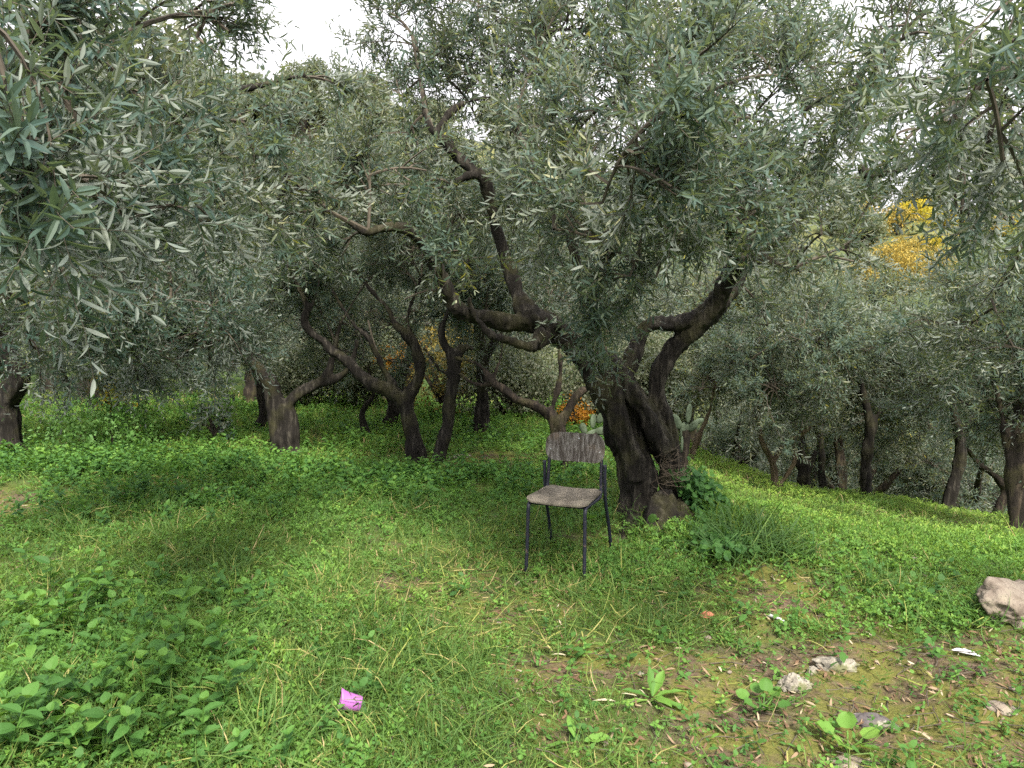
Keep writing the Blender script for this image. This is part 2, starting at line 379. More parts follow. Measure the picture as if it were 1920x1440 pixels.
# ------------------------------------------------------------ trees
def catmull(P, step):
    P = [np.array(p, float) for p in P]
    if len(P) < 3:
        n = max(3, int(np.linalg.norm(P[1][:3] - P[0][:3]) / step)); return np.array([P[0] + (P[1] - P[0]) * t for t in np.linspace(0, 1, n)])
    Q = [2 * P[0] - P[1]] + P + [2 * P[-1] - P[-2]]; out = []
    for i in range(1, len(Q) - 2):
        p0, p1, p2, p3 = Q[i - 1:i + 3]; n = max(2, int(np.linalg.norm(p2[:3] - p1[:3]) / step))
        for t in np.linspace(0, 1, n, endpoint=False):
            out.append(.5 * ((2 * p1) + (-p0 + p2) * t + (2 * p0 - 5 * p1 + 4 * p2 - p3) * t * t + (-p0 + 3 * p1 - 3 * p2 + p3) * t ** 3))
    out.append(P[-1]); return np.array(out)
class Tree:
    def __init__(s, name, label, Y, bark='bark', group=None, cat='tree', leaf='olive'):
        s.name = name; s.label = label; s.Y = Y; s.lines = []; s.nodes = []; s.noder = []; s.bark = bark; s.group = group; s.cat = cat; s.leaf = leaf
        s.bag = Bag(); s.paths = []; s.rads = []; s.thin = []
    def limb(s, pts, dY=0., thin=False, lobes=0, rscale=1.):
        """pts: (px, py, radius px[, depth offset])"""
        W = []
        for p in pts:
            d = s.Y + dY + (p[3] if len(p) > 3 else 0); v = at(p[0], p[1], d)
            W.append((v.x, v.y, v.z, max(.004, p[2] * d / F * rscale * .83)))
        return s.limb_w(W, thin, lobes)
    def limb_w(s, W, thin=False, lobes=0):
        C = catmull(W, .05 if not thin else .09)
        n = len(C); tt = np.arange(n)
        ph = rng.uniform(0, 6, 3)
        C[:, 0] += np.sin(tt * .7 + ph[0]) * C[:, 3] * .10; C[:, 2] += np.sin(tt * .9 + ph[1]) * C[:, 3] * .07
        C[:, 3] *= 1 + .08 * np.sin(tt * 1.1 + ph[2])
        C[:, 3] = np.maximum(C[:, 3], .003)
        (s.thin if thin else s.lines).append((C, lobes))
        s.nodes.append(C[::2, :3]); s.noder.append(C[::2, 3])
        return C
    def clump(s, c, r, nsub=None, per=11, sl=.27, lod=None, up=.25, tone=.0, mn=None, var=.05, path_r=.011, shell=.5):
        c = np.array(c, float); r = np.array(r if hasattr(r, '__len__') else (r, r, r), float)
        if nsub is None: nsub = max(3, int(8.5 * (r.mean() / .5) ** 2.1))
        N = np.concatenate(s.nodes); dist = np.linalg.norm(N - c, axis=1); k = int(np.argmin(dist + rng.uniform(0, .25, len(dist))))
        p0 = N[k]; d = c - p0; L = np.linalg.norm(d)
        t = np.linspace(0, 1, 8)[:, None]
        bend = np.array([rng.normal(0, .12), rng.normal(0, .12), .18]) * L
        main = p0 + d * t + bend * (t * (1 - t)) * 2
        rr0 = min(.016, max(path_r, .006 + .005 * L)) * (.6 if np.linalg.norm(c - np.array([0, 0, EYE])) < 2.9 else 1)
        s.paths.append(main); s.rads.append(np.linspace(rr0, .006, 8))
        if L > .35: s.nodes.append(main[2:]); s.noder.append(np.full(6, .006))
        # sub branches
        dirs = norm(rng.normal(size=(nsub, 3)) + np.array([0, 0, .25])); tg = c + dirs * r * (rng.uniform(shell ** 2, 1, nsub) ** .5)[:, None]
        st = main[rng.integers(3, 8, nsub)]
        tt = np.linspace(0, 1, 6)[None, :, None]; dv = tg - st; Ls = np.linalg.norm(dv, axis=1)
        bd = (rng.normal(0, .16, (nsub, 3)) + np.array([0, 0, .15])) * Ls[:, None]
        P = st[:, None] + dv[:, None] * tt + bd[:, None] * (tt * (1 - tt)) * 2
        s.bag.tubes(P, np.tile(np.linspace(.0068, .0022, 6), (nsub, 1)), 3, .5, 1)
        # shoots
        ti = rng.uniform(.25, 1, (nsub, per)); ti[:, 0] = 1.0
        f = ti * 5; i0 = np.clip(f.astype(int), 0, 4); fr = (f - i0)[..., None]
        rows = np.arange(nsub)[:, None]
        pos = P[rows, i0] * (1 - fr) + P[rows, i0 + 1] * fr
        sd = norm(P[rows, i0 + 1] - P[rows, i0])
        dr = norm(sd * .75 + rng.normal(0, .55, (nsub, per, 3)) + np.array([0, 0, up]))
        pos = pos.reshape(-1, 3); dr = dr.reshape(-1, 3)
        cd = np.linalg.norm(c - np.array([0, 0, EYE]))
        if lod is None: lod = 0 if cd < 2.9 else 1 if cd < 10 else 2
        T = (SH0, SH1, SH2)[lod]
        keep = np.linalg.norm(pos - np.array([0, 0, EYE]), axis=1) > .75
        pos = pos[keep]; dr = dr[keep]
        n = len(pos)
        subt = np.repeat(rng.normal(0, var, nsub), per)[keep]
        s.bag.stamp(T, pos, frames(dr), rng.uniform(.75, 1.2, n) * sl, .45 + tone + subt + rng.normal(0, .06, n))
    def clump_px(s, px, py, Y, r, **k): s.clump(at(px, py, Y), r, **k)
    def crown(s, c, rad, ncl, rc=.55, up=.25, tone=0, **k):
        c = np.array(c, float); rad = np.array(rad, float)
        d = norm(rng.normal(size=(ncl, 3))); P = c + d * rad * (rng.uniform(.15, 1, ncl) ** .45)[:, None]
        P = P[np.argsort(np.linalg.norm(P - c, axis=1))]
        for p in P: s.clump(p, rc * rng.uniform(.75, 1.25), up=up, tone=tone + rng.normal(0, .05), **k)
    def build(s, voxel=.02, rough=.012, base=None):
        b = s.lines[0][0][0] if s.lines else s.thin[0][0][0]
        root = empty(s.name, (float(b[0]), float(b[1]), float(G(b[0], b[1])))) if base is None else empty(s.name, base)
        s.root = root; off = np.array(root.location)
        tag(root, s.label, s.cat, s.group)
        V = []; Q = []; caps = []; n0 = 0
        bm_faces = []
        for C, lobes in s.lines:
            K = len(C); ns = 20 if lobes else 12
            T = norm(np.gradient(C[:, :3], axis=0)); A = np.zeros((K, 3)); ref = np.array([1., 0, 0]) if abs(T[0][0]) < .8 else np.array([0, 1., 0])
            a = norm(np.cross(T[0], ref))
            for i in range(K): a = norm(a - T[i] * a.dot(T[i])); A[i] = a
            B = np.cross(T, A); ang = np.arange(ns) * 2 * np.pi / ns; ii = np.arange(K)[:, None]
            rad = C[:, 3:4] * (1 + .07 * np.sin(3 * ang[None] + ii * .25 + 1) + .05 * np.sin(5 * ang[None] - ii * .4))
            if lobes: rad = rad * (1 + .13 * np.cos(lobes * ang[None] + ii * .10) + .06 * np.cos((lobes * 2 + 1) * ang[None] - ii * .05))
            P = C[:, None, :3] + rad[..., None] * (A[:, None] * np.cos(ang)[None, :, None] + B[:, None] * np.sin(ang)[None, :, None])
            V.append(P.reshape(-1, 3)); V.append(C[:1, :3] - T[:1] * C[0, 3] * .3); V.append(C[-1:, :3] + T[-1:] * C[-1, 3] * .6)
            i = np.arange(K - 1)[:, None] * ns; j = np.arange(ns)[None]; j2 = (j + 1) % ns
            Q.append(np.stack([i + j, i + j2, i + ns + j2, i + ns + j], -1).reshape(-1, 4) + n0)
            c0 = n0 + K * ns; j = np.arange(ns); j2 = (j + 1) % ns
            caps.append(np.stack([np.full(ns, c0), n0 + j2, n0 + j], -1)); e = n0 + (K - 1) * ns
            caps.append(np.stack([np.full(ns, c0 + 1), e + j, e + j2], -1)); n0 += K * ns + 2
        if V:
            me = mesh_np('trunk', np.concatenate(V) - off, [np.concatenate(Q), np.concatenate(caps)], smooth=True)
            o = link('trunk', me, M[s.bark], root)
            if voxel:
                md = o.modifiers.new('r', 'REMESH'); md.mode = 'VOXEL'; md.voxel_size = voxel; md.use_smooth_shade = True
                sm = o.modifiers.new('s', 'SMOOTH'); sm.iterations = 2; sm.factor = .5
                dg = bpy.context.evaluated_depsgraph_get(); me2 = bpy.data.meshes.new_from_object(o.evaluated_get(dg)); o.modifiers.clear()
                if len(me2.vertices) > 50:
                    n = len(me2.vertices); co = np.zeros(n * 3, np.float32); nr = np.zeros(n * 3, np.float32)
                    me2.vertices.foreach_get('co', co); me2.vertices.foreach_get('normal', nr); co = co.reshape(-1, 3); nr = nr.reshape(-1, 3)
                    dsp = np.empty(n, np.float32)
                    for i in range(n):
                        x, y, z = co[i]
                        a = mnoise.noise((x * 16, y * 16, z * 3.5)); b_ = mnoise.noise((x * 42 + 3, y * 42, z * 11)); c_ = mnoise.noise((x * 5, y * 5 + 7, z * 4))
                        dsp[i] = (-abs(a) * 1.5 + .55) * rough + b_ * rough * .45 + c_ * rough * .8
                    me2.vertices.foreach_set('co', (co + nr * dsp[:, None]).ravel()); me2.update()
                    if not me2.materials: me2.materials.append(M[s.bark])
                    me2.polygons.foreach_set('use_smooth', np.ones(len(me2.polygons), bool))
                    me2.name = 'trunk'; o.data = me2
        if s.paths: 
            P = np.array(s.paths); s.bag.tubes(P, np.array(s.rads), 6, .5, 1)
        for C, l in s.thin:
            if len(C) > 1: s.bag.tubes(C[None, :, :3], C[None, :, 3], 6, .5, 1)
        if s.bag.n:
            for i in range(len(s.bag.V)): s.bag.V[i] = s.bag.V[i] - off.astype(np.float32)
            me = s.bag.mesh('crown'); tw = M['twig'] if s.leaf == 'olive' else M['twig_dark']
            link('crown', me, [M[s.leaf], tw], root)
        s.bag = None; return root
def base_pt(px, py, r): 
    """trunk foot: start slightly under the ground"""
    return (px, py + 6, r)
# --- the main tree -------------------------------------------------
mt = Tree('olive_tree', 'large old olive tree with a split twisted trunk, standing right behind the chair', 5.65)
mt.limb([(1205, 1015, 56), (1203, 965, 42), (1199, 925, 34), (1194, 885, 31), (1185, 845, 31), (1170, 805, 33), (1152, 765, 30), (1133, 728, 28, -.03), (1115, 690, 27, -.1), (1080, 650, 24, -.2), (1035, 615, 22, -.3), (990, 597, 25, -.35)], lobes=4, rscale=1.2)
mt.limb([(1192, 900, 14, -.14), (1186, 860, 17, -.14), (1172, 815, 17, -.15), (1158, 770, 16, -.15), (1150, 720, 14, -.12)], lobes=3, rscale=1.17)
mt.limb([(1290, 1010, 26, -.05), (1272, 950, 22), (1263, 905, 22, .03), (1256, 870, 22, .04), (1243, 835, 23, .03), (1228, 800, 22, 0), (1203, 765, 21, -.03), (1180, 730, 20, -.03), (1158, 695, 19, -.03), (1130, 670, 18, -.06)], lobes=3, rscale=1.17)
mt.limb([(1250, 850, 13, -.10), (1222, 800, 13, -.12), (1196, 755, 13, -.14), (1168, 705, 12, -.12)], lobes=3, rscale=1.17)
mt.limb([(1264, 870, 14, .05), (1256, 830, 19, .08), (1242, 790, 18, .08), (1233, 755, 17, .1), (1234, 720, 16, .12), (1246, 685, 16, .12), (1264, 652, 18, .12), (1290, 628, 18, .1), (1320, 600, 18, .05), (1343, 565, 19, 0), (1363, 532, 17, -.1), (1383, 502, 14, -.2), (1415, 488, 11, -.35), (1450, 490, 8, -.5)], lobes=3, rscale=1.17)
mt.limb([(1160, 725, 20), (1176, 695, 15, .05), (1190, 655, 12, .1), (1205, 622, 12, .12), (1228, 606, 12, .12), (1262, 610, 14, .1), (1296, 600, 14, .06), (1330, 580, 14, .03)], lobes=3, rscale=1.17)
mt.limb([(1330, 600, 16, .1), (1350, 570, 15, .15), (1385, 530, 12, .3), (1400, 470, 10, .5), (1420, 400, 8, .6)])
mt.limb([(1000, 598, 24, -.35), (955, 606, 18, -.4), (915, 596, 16, -.45), (870, 588, 15, -.55), (850, 568, 15, -.6), (838, 535, 14, -.65), (815, 495, 13, -.7), (790, 455, 13, -.8), (765, 430, 12, -.85), (725, 426, 8, -.9), (685, 436, 7, -1.0), (640, 408, 5, -1.1), (600, 395, 4, -1.15)])
mt.limb([(990, 592, 24, -.35), (975, 560, 17, -.3), (962, 525, 14, -.25), (947, 480, 12, -.2), (932, 430, 11, -.2), (918, 370, 11, -.2), (905, 335, 11, -.25), (882, 315, 12, -.25), (858, 292, 12, -.25), (835, 266, 11, -.3), (812, 248, 8, -.35), (800, 225, 5, -.35), (790, 150, 4, -.3)])
mt.limb([(1030, 625, 16, -.3), (1000, 650, 12, -.5), (960, 640, 9, -.6), (920, 628, 9, -.65), (900, 605, 7, -.65), (885, 580, 6, -.6), (880, 560, 5, -.6)])
mt.limb([(1005, 645, 12, -.5), (1018, 620, 10, -.45)])
mt.limb([(905, 335, 8, -.25), (880, 328, 6, -.3), (850, 345, 4, -.4)])
mt.limb([(820, 250, 6, -.35), (850, 205, 5, -.3), (900, 185, 4, -.3), (945, 182, 3, -.3)])
mt.limb([(1120, 690, 20, -.05), (1110, 600, 14, -.4), (1130, 500, 12, -.9), (1180, 420, 10, -1.4), (1230, 350, 8, -1.9), (1260, 280, 6, -2.3)])
mt.limb([(1380, 505, 14, -.2), (1370, 430, 12, -.4), (1340, 350, 10, -.8), (1300, 250, 8, -1.2), (1270, 150, 6, -1.4), (1250, 60, 4, -1.5)])
mt.limb([(1400, 495, 10, -.2), (1480, 430, 9, -.3), (1540, 340, 9, -.2), (1565, 250, 9, -.1), (1575, 195, 8, 0), (1620, 130, 6, 0), (1680, 70, 5, 0), (1740, 20, 4, 0)])
mt.limb([(1578, 205, 8, 0), (1610, 172, 8, 0), (1650, 172, 8, 0), (1700, 195, 6, 0), (1760, 180, 5, 0), (1840, 190, 4, 0), (1910, 197, 3, 0)])
mt.limb([(1572, 200, 7, 0), (1520, 130, 5, 0), (1470, 60, 4, .1), (1440, -10, 3, .1)])
mt.limb([(1105, 600, 12, -.4), (1080, 480, 10, -.5), (1060, 360, 9, -.5), (1040, 240, 7, -.5), (1020, 120, 5, -.5), (1010, 20, 4, -.5)])
# right end of the burl: broken wood
mt.limb([(1275, 890, 14, 0), (1302, 915, 20, -.02), (1326, 950, 20, -.06), (1338, 990, 24, -.10), (1356, 1025, 20, -.15)])
mt.limb([(1194, 970, 30, -.1), (1182, 995, 25, -.22), (1168, 1016, 18, -.34), (1150, 1040, 12, -.42)])
mt.limb([(690, 434, 6, -1.0), (640, 408, 5, -1.1), (600, 393, 4, -1.15), (540, 402, 2.5, -1.2), (490, 390, 1.5, -1.2)], thin=True)
mt.limb([(812, 248, 7, -.35), (796, 200, 5, -.35), (785, 130, 3.5, -.3), (770, 60, 2, -.3)], thin=True)
mt.limb([(850, 345, 4, -.4), (815, 335, 3, -.4), (780, 350, 2, -.4)], thin=True)
mt.limb([(838, 545, 6, -.6), (800, 545, 3, -.6), (760, 560, 2, -.6)], thin=True)
mt.limb([(1440, 490, 9, -.45), (1490, 500, 6, -.5), (1540, 480, 4, -.5), (1600, 490, 2.5, -.5)], thin=True)
mt.limb([(1240, 1030, 50, -.34), (1243, 985, 44, -.3), (1246, 948, 32, -.22), (1248, 925, 16, -.14)], lobes=5)
mt.limb([(1285, 1030, 36, -.36), (1280, 980, 30, -.26), (1272, 945, 18, -.12)], lobes=4)
mt.limb([(1262, 985, 24, -.24), (1292, 1000, 26, -.34), (1320, 1022, 22, -.5), (1345, 1042, 14, -.64)], lobes=3)
for a in [(1000, 50, 5.6, .75), (880, 60, 5.8, .6), (780, 90, 5.6, .5), (750, 190, 5.6, .42), (840, 150, 5.7, .5), (730, 30, 5.6, .3), (960, 150, 5.8, .6), (1100, 60, 5.0, .6), (1060, 180, 5.0, .5),
          (900, 240, 5.9, .45), (1000, 280, 5.6, .45), (760, 290, 5.4, .4), (700, 350, 5.3, .38), (620, 380, 5.1, .32), (830, 370, 5.9, .42), (760, 370, 5.6, .3), (880, 440, 6.0, .42), (960, 370, 6.0, .45), (1010, 440, 5.8, .4), (690, 300, 4.7, .28), (800, 320, 4.7, .26), (640, 470, 5.0, .2), (860, 470, 4.5, .14),
          (1180, 130, 4.6, .5), (1290, 60, 4.6, .5), (1130, 260, 4.4, .42), (1070, 350, 4.4, .42), (1230, 210, 3.9, .36), (1330, 170, 4.0, .4), (1200, 330, 3.6, .34), (1290, 300, 3.4, .33), (1260, 400, 3.6, .32), (1350, 270, 3.4, .32), (1150, 190, 3.6, .34), (1240, 130, 3.3, .3),
          (1180, 430, 3.7, .32), (1120, 470, 4.2, .32), (1250, 470, 3.9, .28), (1340, 390, 3.7, .36), (1320, 460, 4.2, .28), (1400, 330, 3.9, .4), (1430, 230, 4.0, .42), (1400, 120, 4.4, .5), (1480, 330, 4.4, .45), (1460, 430, 4.3, .38), (1280, 220, 2.7, .16), (1130, 380, 3.1, .2), (1260, 350, 2.8, .14), (1190, 290, 2.9, .14), (1390, 420, 3.2, .2), (1330, 90, 3.0, .22),
          (1540, 440, 4.8, .38), (1560, 350, 5.2, .4), (1500, 510, 5.2, .34), (1440, 610, 6.0, .3), (1180, 520, 3.8, .16), (1110, 560, 4.2, .12), (1118, 615, 4.1, .06), (1230, 520, 4.1, .16), (1380, 40, 5.1, .5), (1060, 530, 6.2, .26), (1120, 672, 4.8, .04),
          (1590, 480, 5.5, .3), (1420, 400, 3.4, .24), (1530, 250, 4.2, .32), (1040, 430, 3.8, .24), (990, 320, 4.0, .26), (950, 230, 4.3, .28), (1080, 250, 3.8, .25), (1480, 150, 4.0, .3), (1020, 120, 4.5, .35)]:
    mt.clump_px(*a, sl=.27, nsub=(max(3, int(9 * (a[3] / .33) ** 1.6)) if a[2] < 3.4 else None) if a[1] > 200 else int(8.5 * (a[3] / .5) ** 2 + 1), up=.25 if a[1] > 200 else .7)
for a in [(1500, 40, 5.7, .45), (1560, 120, 5.7, .42), (1640, 60, 5.8, .45), (1730, 50, 5.8, .45), (1500, 190, 5.6, .4), (1610, 200, 5.6, .35), (1700, 150, 5.7, .4), (1590, 290, 5.5, .3), (1650, 360, 5.4, .12)]:
    mt.clump_px(*a, nsub=int(4.6 * (a[3] / .5) ** 2 + 1), tone=-.02, sl=.3, up=.5)
mt.build(voxel=.011, rough=.018)

# --- tree overhanging from the left (its trunk stands outside the frame)
lt = Tree('olive_tree', 'near olive tree overhanging the left side of the view with large blue-green leaf sprays', 3.4)
def wl(*p): return [tuple(q) for q in p]
lt.limb_w(wl((-4.4, 2.9, -.1, .26), (-4.3, 2.9, .5, .2), (-4.15, 2.95, 1.1, .17), (-3.9, 3.0, 1.6, .15)), lobes=3)
lt.limb_w(wl((-3.95, 3.0, 1.5, .12), (-3.2, 3.1, 2.1, .085), (-2.5, 3.4, 2.45, .06), (-1.9, 3.7, 2.6, .035), (-1.4, 3.9, 2.75, .02), (-1.05, 4.1, 2.9, .012)))
lt.limb_w(wl((-3.9, 3.0, 1.55, .1), (-3.1, 2.5, 2.2, .07), (-2.2, 2.0, 2.45, .045), (-1.6, 1.7, 2.5, .022), (-1.1, 1.55, 2.45, .012)))
lt.limb_w(wl((-4.0, 3.0, 1.4, .11), (-3.6, 3.9, 1.9, .08), (-3.0, 4.7, 2.2, .06), (-2.3, 5.2, 2.3, .04), (-1.8, 5.4, 2.2, .02)))
lt.limb_w(wl((-4.1, 3.0, 1.4, .1), (-3.9, 3.4, 2.5, .07), (-3.4, 3.9, 3.3, .05), (-2.8, 4.2, 3.7, .03), (-2.2, 4.3, 3.9, .015)))
for a in [(75, 335, 1.5, .07), (20, 400, 1.5, .10), (190, 390, 1.9, .12), (40, 430, 1.7, .10), (220, 430, 2.3, .13), (130, 240, 2.1, .16), (270, 320, 2.4, .18), (50, 120, 2.0, .18), (20, 220, 1.6, .10), (340, 390, 2.6, .18), (120, 320, 2.4, .18), (110, 400, 2.4, .15), (60, 40, 1.9, .14)]:
    lt.clump_px(*a, nsub=max(4, int(9 * (a[3] / .22) ** 1.6)), per=6, sl=.24, lod=0, up=.25, tone=-.14)
for a in [(150, 90, 2.6, .30), (260, 200, 2.9, .30), (90, 30, 2.8, .3), (370, 320, 3.3, .24), (280, 160, 3.2, .12), (220, 20, 2.9, .16), (420, 380, 3.4, .3), (330, 340, 3.1, .3), (230, 430, 3.2, .26), (60, 450, 2.9, .24), (100, 500, 3.4, .2), (480, 300, 3.9, .34), (540, 350, 4.2, .26), (470, 340, 4.0, .24), (610, 390, 4.4, .26), (560, 380, 4.5, .34), (480, 440, 4.3, .34), (650, 340, 4.8, .18), (530, 230, 4.2, .03), (650, 170, 4.4, .01), (370, 240, 3.6, .13)]:
    lt.clump_px(*a)
# dark sprays against the sky, hanging in from the top
for a in [(400, 20, 2.6, .10), (430, 60, 2.6, .07), (370, 70, 2.6, .12), (460, 10, 2.5, .04)]:
    lt.clump_px(*a, nsub=4, per=5, sl=.16, up=.3, lod=0)
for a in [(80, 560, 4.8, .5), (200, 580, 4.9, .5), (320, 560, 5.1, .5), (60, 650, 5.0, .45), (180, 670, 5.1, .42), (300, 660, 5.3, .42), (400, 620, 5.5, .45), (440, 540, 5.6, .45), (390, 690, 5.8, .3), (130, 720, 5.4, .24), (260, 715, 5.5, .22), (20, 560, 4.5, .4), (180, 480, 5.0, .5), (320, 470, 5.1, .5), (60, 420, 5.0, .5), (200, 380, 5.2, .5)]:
    lt.clump_px(*a, up=-.1, tone=-.2)  # lowered leaf tone paints shade into this low hanging band
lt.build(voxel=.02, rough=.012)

# --- tree overhanging from the right (trunk outside the frame)
rt = Tree('olive_tree', 'near olive tree hanging pale twigs and leaf sprays in at the upper right corner', 2.6)
rt.limb_w(wl((3.7, 2.3, -.3, .22), (3.6, 2.3, .5, .17), (3.4, 2.3, 1.3, .14), (3.2, 2.3, 1.9, .11)), lobes=3)
rt.limb_w(wl((3.25, 2.3, 1.8, .09), (2.9, 2.4, 2.3, .06), (2.45, 2.5, 2.55, .04), (2.0, 2.6, 2.5, .022), (1.6, 2.8, 2.4, .01)))
rt.limb_w(wl((3.3, 2.3, 1.7, .08), (3.2, 2.9, 2.5, .06), (2.9, 3.4, 2.8, .04), (2.4, 3.7, 2.75, .025), (1.75, 3.9, 2.78, .016), (1.4, 3.95, 2.6, .008)))
rt.limb_w(wl((3.3, 2.35, 1.5, .08), (3.5, 3.3, 2.0, .06), (3.4, 4.1, 2.1, .04), (3.0, 4.6, 2.0, .02)))
rt.limb([(2050, 330, 30, 1.9), (1960, 320, 18, 1.9), (1880, 305, 12, 1.9), (1800, 285, 9, 1.9), (1735, 288, 9, 1.9), (1700, 310, 10, 1.9), (1650, 325, 11, 1.9), (1625, 328, 12, 1.9), (1610, 308, 6, 1.9)])
for a in [(1850, 150, 2.0, .2), (1780, 230, 2.2, .2), (1880, 300, 2.1, .2), (1840, 360, 2.4, .16), (1750, 330, 2.7, .14), (1700, 260, 2.8, .2), (1900, 80, 2.2, .12), (1800, 440, 2.9, .04), (1900, 420, 2.6, .15)]:
    rt.clump_px(*a, nsub=max(3, int(4.5 * (a[3] / .2) ** 1.6)), per=6, sl=.22, lod=0, up=-.35, tone=.03)
for a in [(1660, 180, 3.6, .26), (1720, 60, 3.5, .3), (1850, 200, 3.4, .28), (1880, 360, 3.4, .24)]:
    rt.clump_px(*a, nsub=4, up=-.1, tone=.05)
for a in [(1860, 560, 5.2, .45), (1900, 650, 5.0, .42), (1780, 640, 5.6, .36), (1820, 700, 5.4, .3), (1700, 620, 5.8, .34), (1890, 480, 5.2, .34)]:
    rt.clump_px(*a, up=0, tone=.05)
rt.build(voxel=.02, rough=.012)

# --- middle trees: feet, limbs and crowns ------------------------------------
def mid(label, foot, lines, crowns, bark='bark', thin=(), clumps=(), vox=.024, tone=0., up=.25, sl=.27, name='olive_tree', dens=1., Yf=None):
    g = gp(foot[0], foot[1])
    if Yf: g = at(foot[0], foot[1], Yf)
    T = Tree(name, label, g.y, bark)
    for l in lines: T.limb(l, lobes=3 if l[0][2] > 18 else 0)
    for l in thin: T.limb(l, thin=True)
    for (px, py, dY, rx, ry, rz, n) in crowns:
        c = at(px, py, g.y + dY); T.crown(c, (rx, ry, rz), int(n * dens), tone=tone, up=up, sl=sl)
    for a in clumps: T.clump_px(a[0], a[1], g.y + a[2], a[3], tone=tone, up=up, sl=sl)
    T.build(voxel=vox, rough=.014); return T
mid('dark thick-trunked olive tree at the left edge of the grove', (15, 852), [[(18, 862, 46), (15, 830, 32), (10, 790, 27), (14, 750, 25), (35, 705, 21), (28, 680, 19), (0, 650, 17), (-40, 625, 15), (-80, 560, 12), (-100, 470, 9)], [(30, 850, 22), (58, 866, 10)], [(-10, 800, 16), (-30, 720, 14), (-20, 640, 15), (15, 607, 15), (45, 603, 12), (90, 560, 9), (140, 480, 7)]],
    [(60, 480, 0, 1.9, 1.5, 1.0, 13), (-60, 400, .5, 1.5, 1.2, .9, 6), (230, 630, .2, 1.5, 1.0, .55, 14), (120, 690, 1.2, 1.2, .8, .35, 7)], tone=-.05)
mid('olive tree forking low into a Y with a second reddish stem, left of the middle', (540, 858), [[(545, 868, 42), (543, 835, 27), (538, 800, 24), (522, 755, 17), (505, 715, 14), (485, 690, 12), (468, 670, 10), (440, 610, 9), (420, 540, 7), (410, 450, 5)], [(540, 830, 24), (543, 785, 19), (540, 760, 15), (562, 738, 12), (590, 722, 11), (612, 705, 9), (625, 660, 6), (640, 600, 5)], [(590, 722, 9), (625, 712, 8), (655, 690, 6), (670, 640, 5)], [(520, 850, 15), (516, 800, 13), (505, 755, 10), (500, 720, 8)], [(480, 690, 8), (455, 662, 6), (420, 655, 4), (380, 640, 3)]],
    [(470, 500, .2, 1.7, 1.4, 1.0, 12), (600, 480, 1.4, 1.0, 1.0, .6, 4), (330, 660, .4, .9, .7, .35, 6)], tone=-.03)
mid('olive tree with straight trunk forking into two bowed limbs, left of the chair', (785, 872), [[(788, 884, 26), (783, 850, 21), (775, 815, 18), (766, 780, 17), (758, 755, 18), (735, 738, 15), (700, 720, 15), (672, 700, 13), (645, 672, 12), (622, 658, 10), (605, 640, 9), (580, 622, 9), (570, 600, 8), (575, 575, 6), (562, 545, 5), (545, 510, 4), (520, 470, 3)], [(762, 765, 16), (770, 740, 14), (783, 715, 13), (788, 690, 12), (782, 665, 12), (778, 645, 12), (757, 625, 10), (738, 605, 8), (728, 580, 6), (700, 550, 5), (660, 500, 4)], [(780, 648, 9), (768, 620, 6), (765, 590, 4), (790, 520, 4)], [(745, 745, 9), (735, 715, 6), (722, 700, 7), (700, 650, 7), (690, 630, 6), (668, 615, 5), (650, 590, 4), (620, 540, 3)], [(573, 598, 5), (590, 560, 4), (600, 520, 3)]],
    [(680, 420, .2, 1.5, 1.3, .75, 15), (800, 420, .6, 1.2, 1, .7, 7), (560, 500, .5, .5, .5, .3, 2)], thin=[[(735, 720, 4), (720, 690, 3), (700, 640, 2), (690, 600, 2)]], tone=.05, clumps=[(750, 500, .2, .25)])
mid('slim olive tree leaning left at its foot, just right of the one with bowed limbs', (820, 874), [[(818, 884, 17), (826, 850, 15), (834, 815, 14), (843, 770, 14), (848, 720, 13), (850, 685, 14), (842, 660, 11), (830, 640, 9), (827, 615, 8), (838, 590, 6), (845, 560, 5), (835, 500, 4)], [(850, 690, 12), (858, 665, 12), (868, 653, 10), (888, 653, 5)], [(848, 705, 6), (825, 695, 4), (815, 680, 3), (790, 645, 3), (780, 630, 2)], ],
    [(850, 470, .5, 1.2, 1.0, .8, 9)], tone=.0)
mid('olive tree with one straight trunk and wide flared roots, behind the slim one', (905, 812), [[(905, 822, 36), (905, 800, 22), (905, 770, 15), (906, 730, 13), (905, 690, 14), (900, 640, 12), (890, 560, 9), (880, 480, 6)], [(905, 805, 18), (880, 815, 9), (868, 822, 4)], [(905, 805, 18), (930, 815, 9), (955, 824, 4)], [(905, 690, 10), (930, 630, 9), (960, 560, 7)]],
    [(900, 520, .3, 1.7, 1.4, 1.1, 12)], tone=-.04)
mid('olive tree with low spreading bare limbs, half hidden behind the chair back', (1062, 880), [[(1066, 892, 24), (1062, 860, 20), (1052, 820, 17), (1045, 798, 15), (1025, 775, 12), (1000, 758, 10), (965, 748, 10), (940, 728, 10), (920, 716, 9), (905, 690, 6), (885, 678, 4), (850, 670, 3)], [(1047, 805, 11), (1062, 775, 11), (1075, 750, 9), (1092, 732, 8), (1110, 725, 6), (1130, 680, 5), (1140, 600, 4)], [(1042, 790, 8), (1035, 765, 7), (1045, 735, 7), (1050, 700, 6), (1045, 640, 5), (1020, 560, 4)], [(922, 716, 5), (932, 690, 4), (940, 665, 4), (942, 600, 3)], [(925, 718, 6), (905, 722, 4), (880, 715, 4), (862, 700, 3)]],
    [(1000, 500, .6, 1.4, 1.0, .8, 9), (930, 600, .9, .8, .6, .4, 3)], tone=.0, bark='bark_far')
mid('thin young olive with a crooked dark stem standing in weeds left of centre', (690, 824), [[(690, 832, 13), (682, 800, 8), (680, 775, 7), (690, 755, 6), (700, 740, 5), (690, 690, 4)]], [(670, 640, 0, 1.1, .8, .7, 6)], tone=-.05)
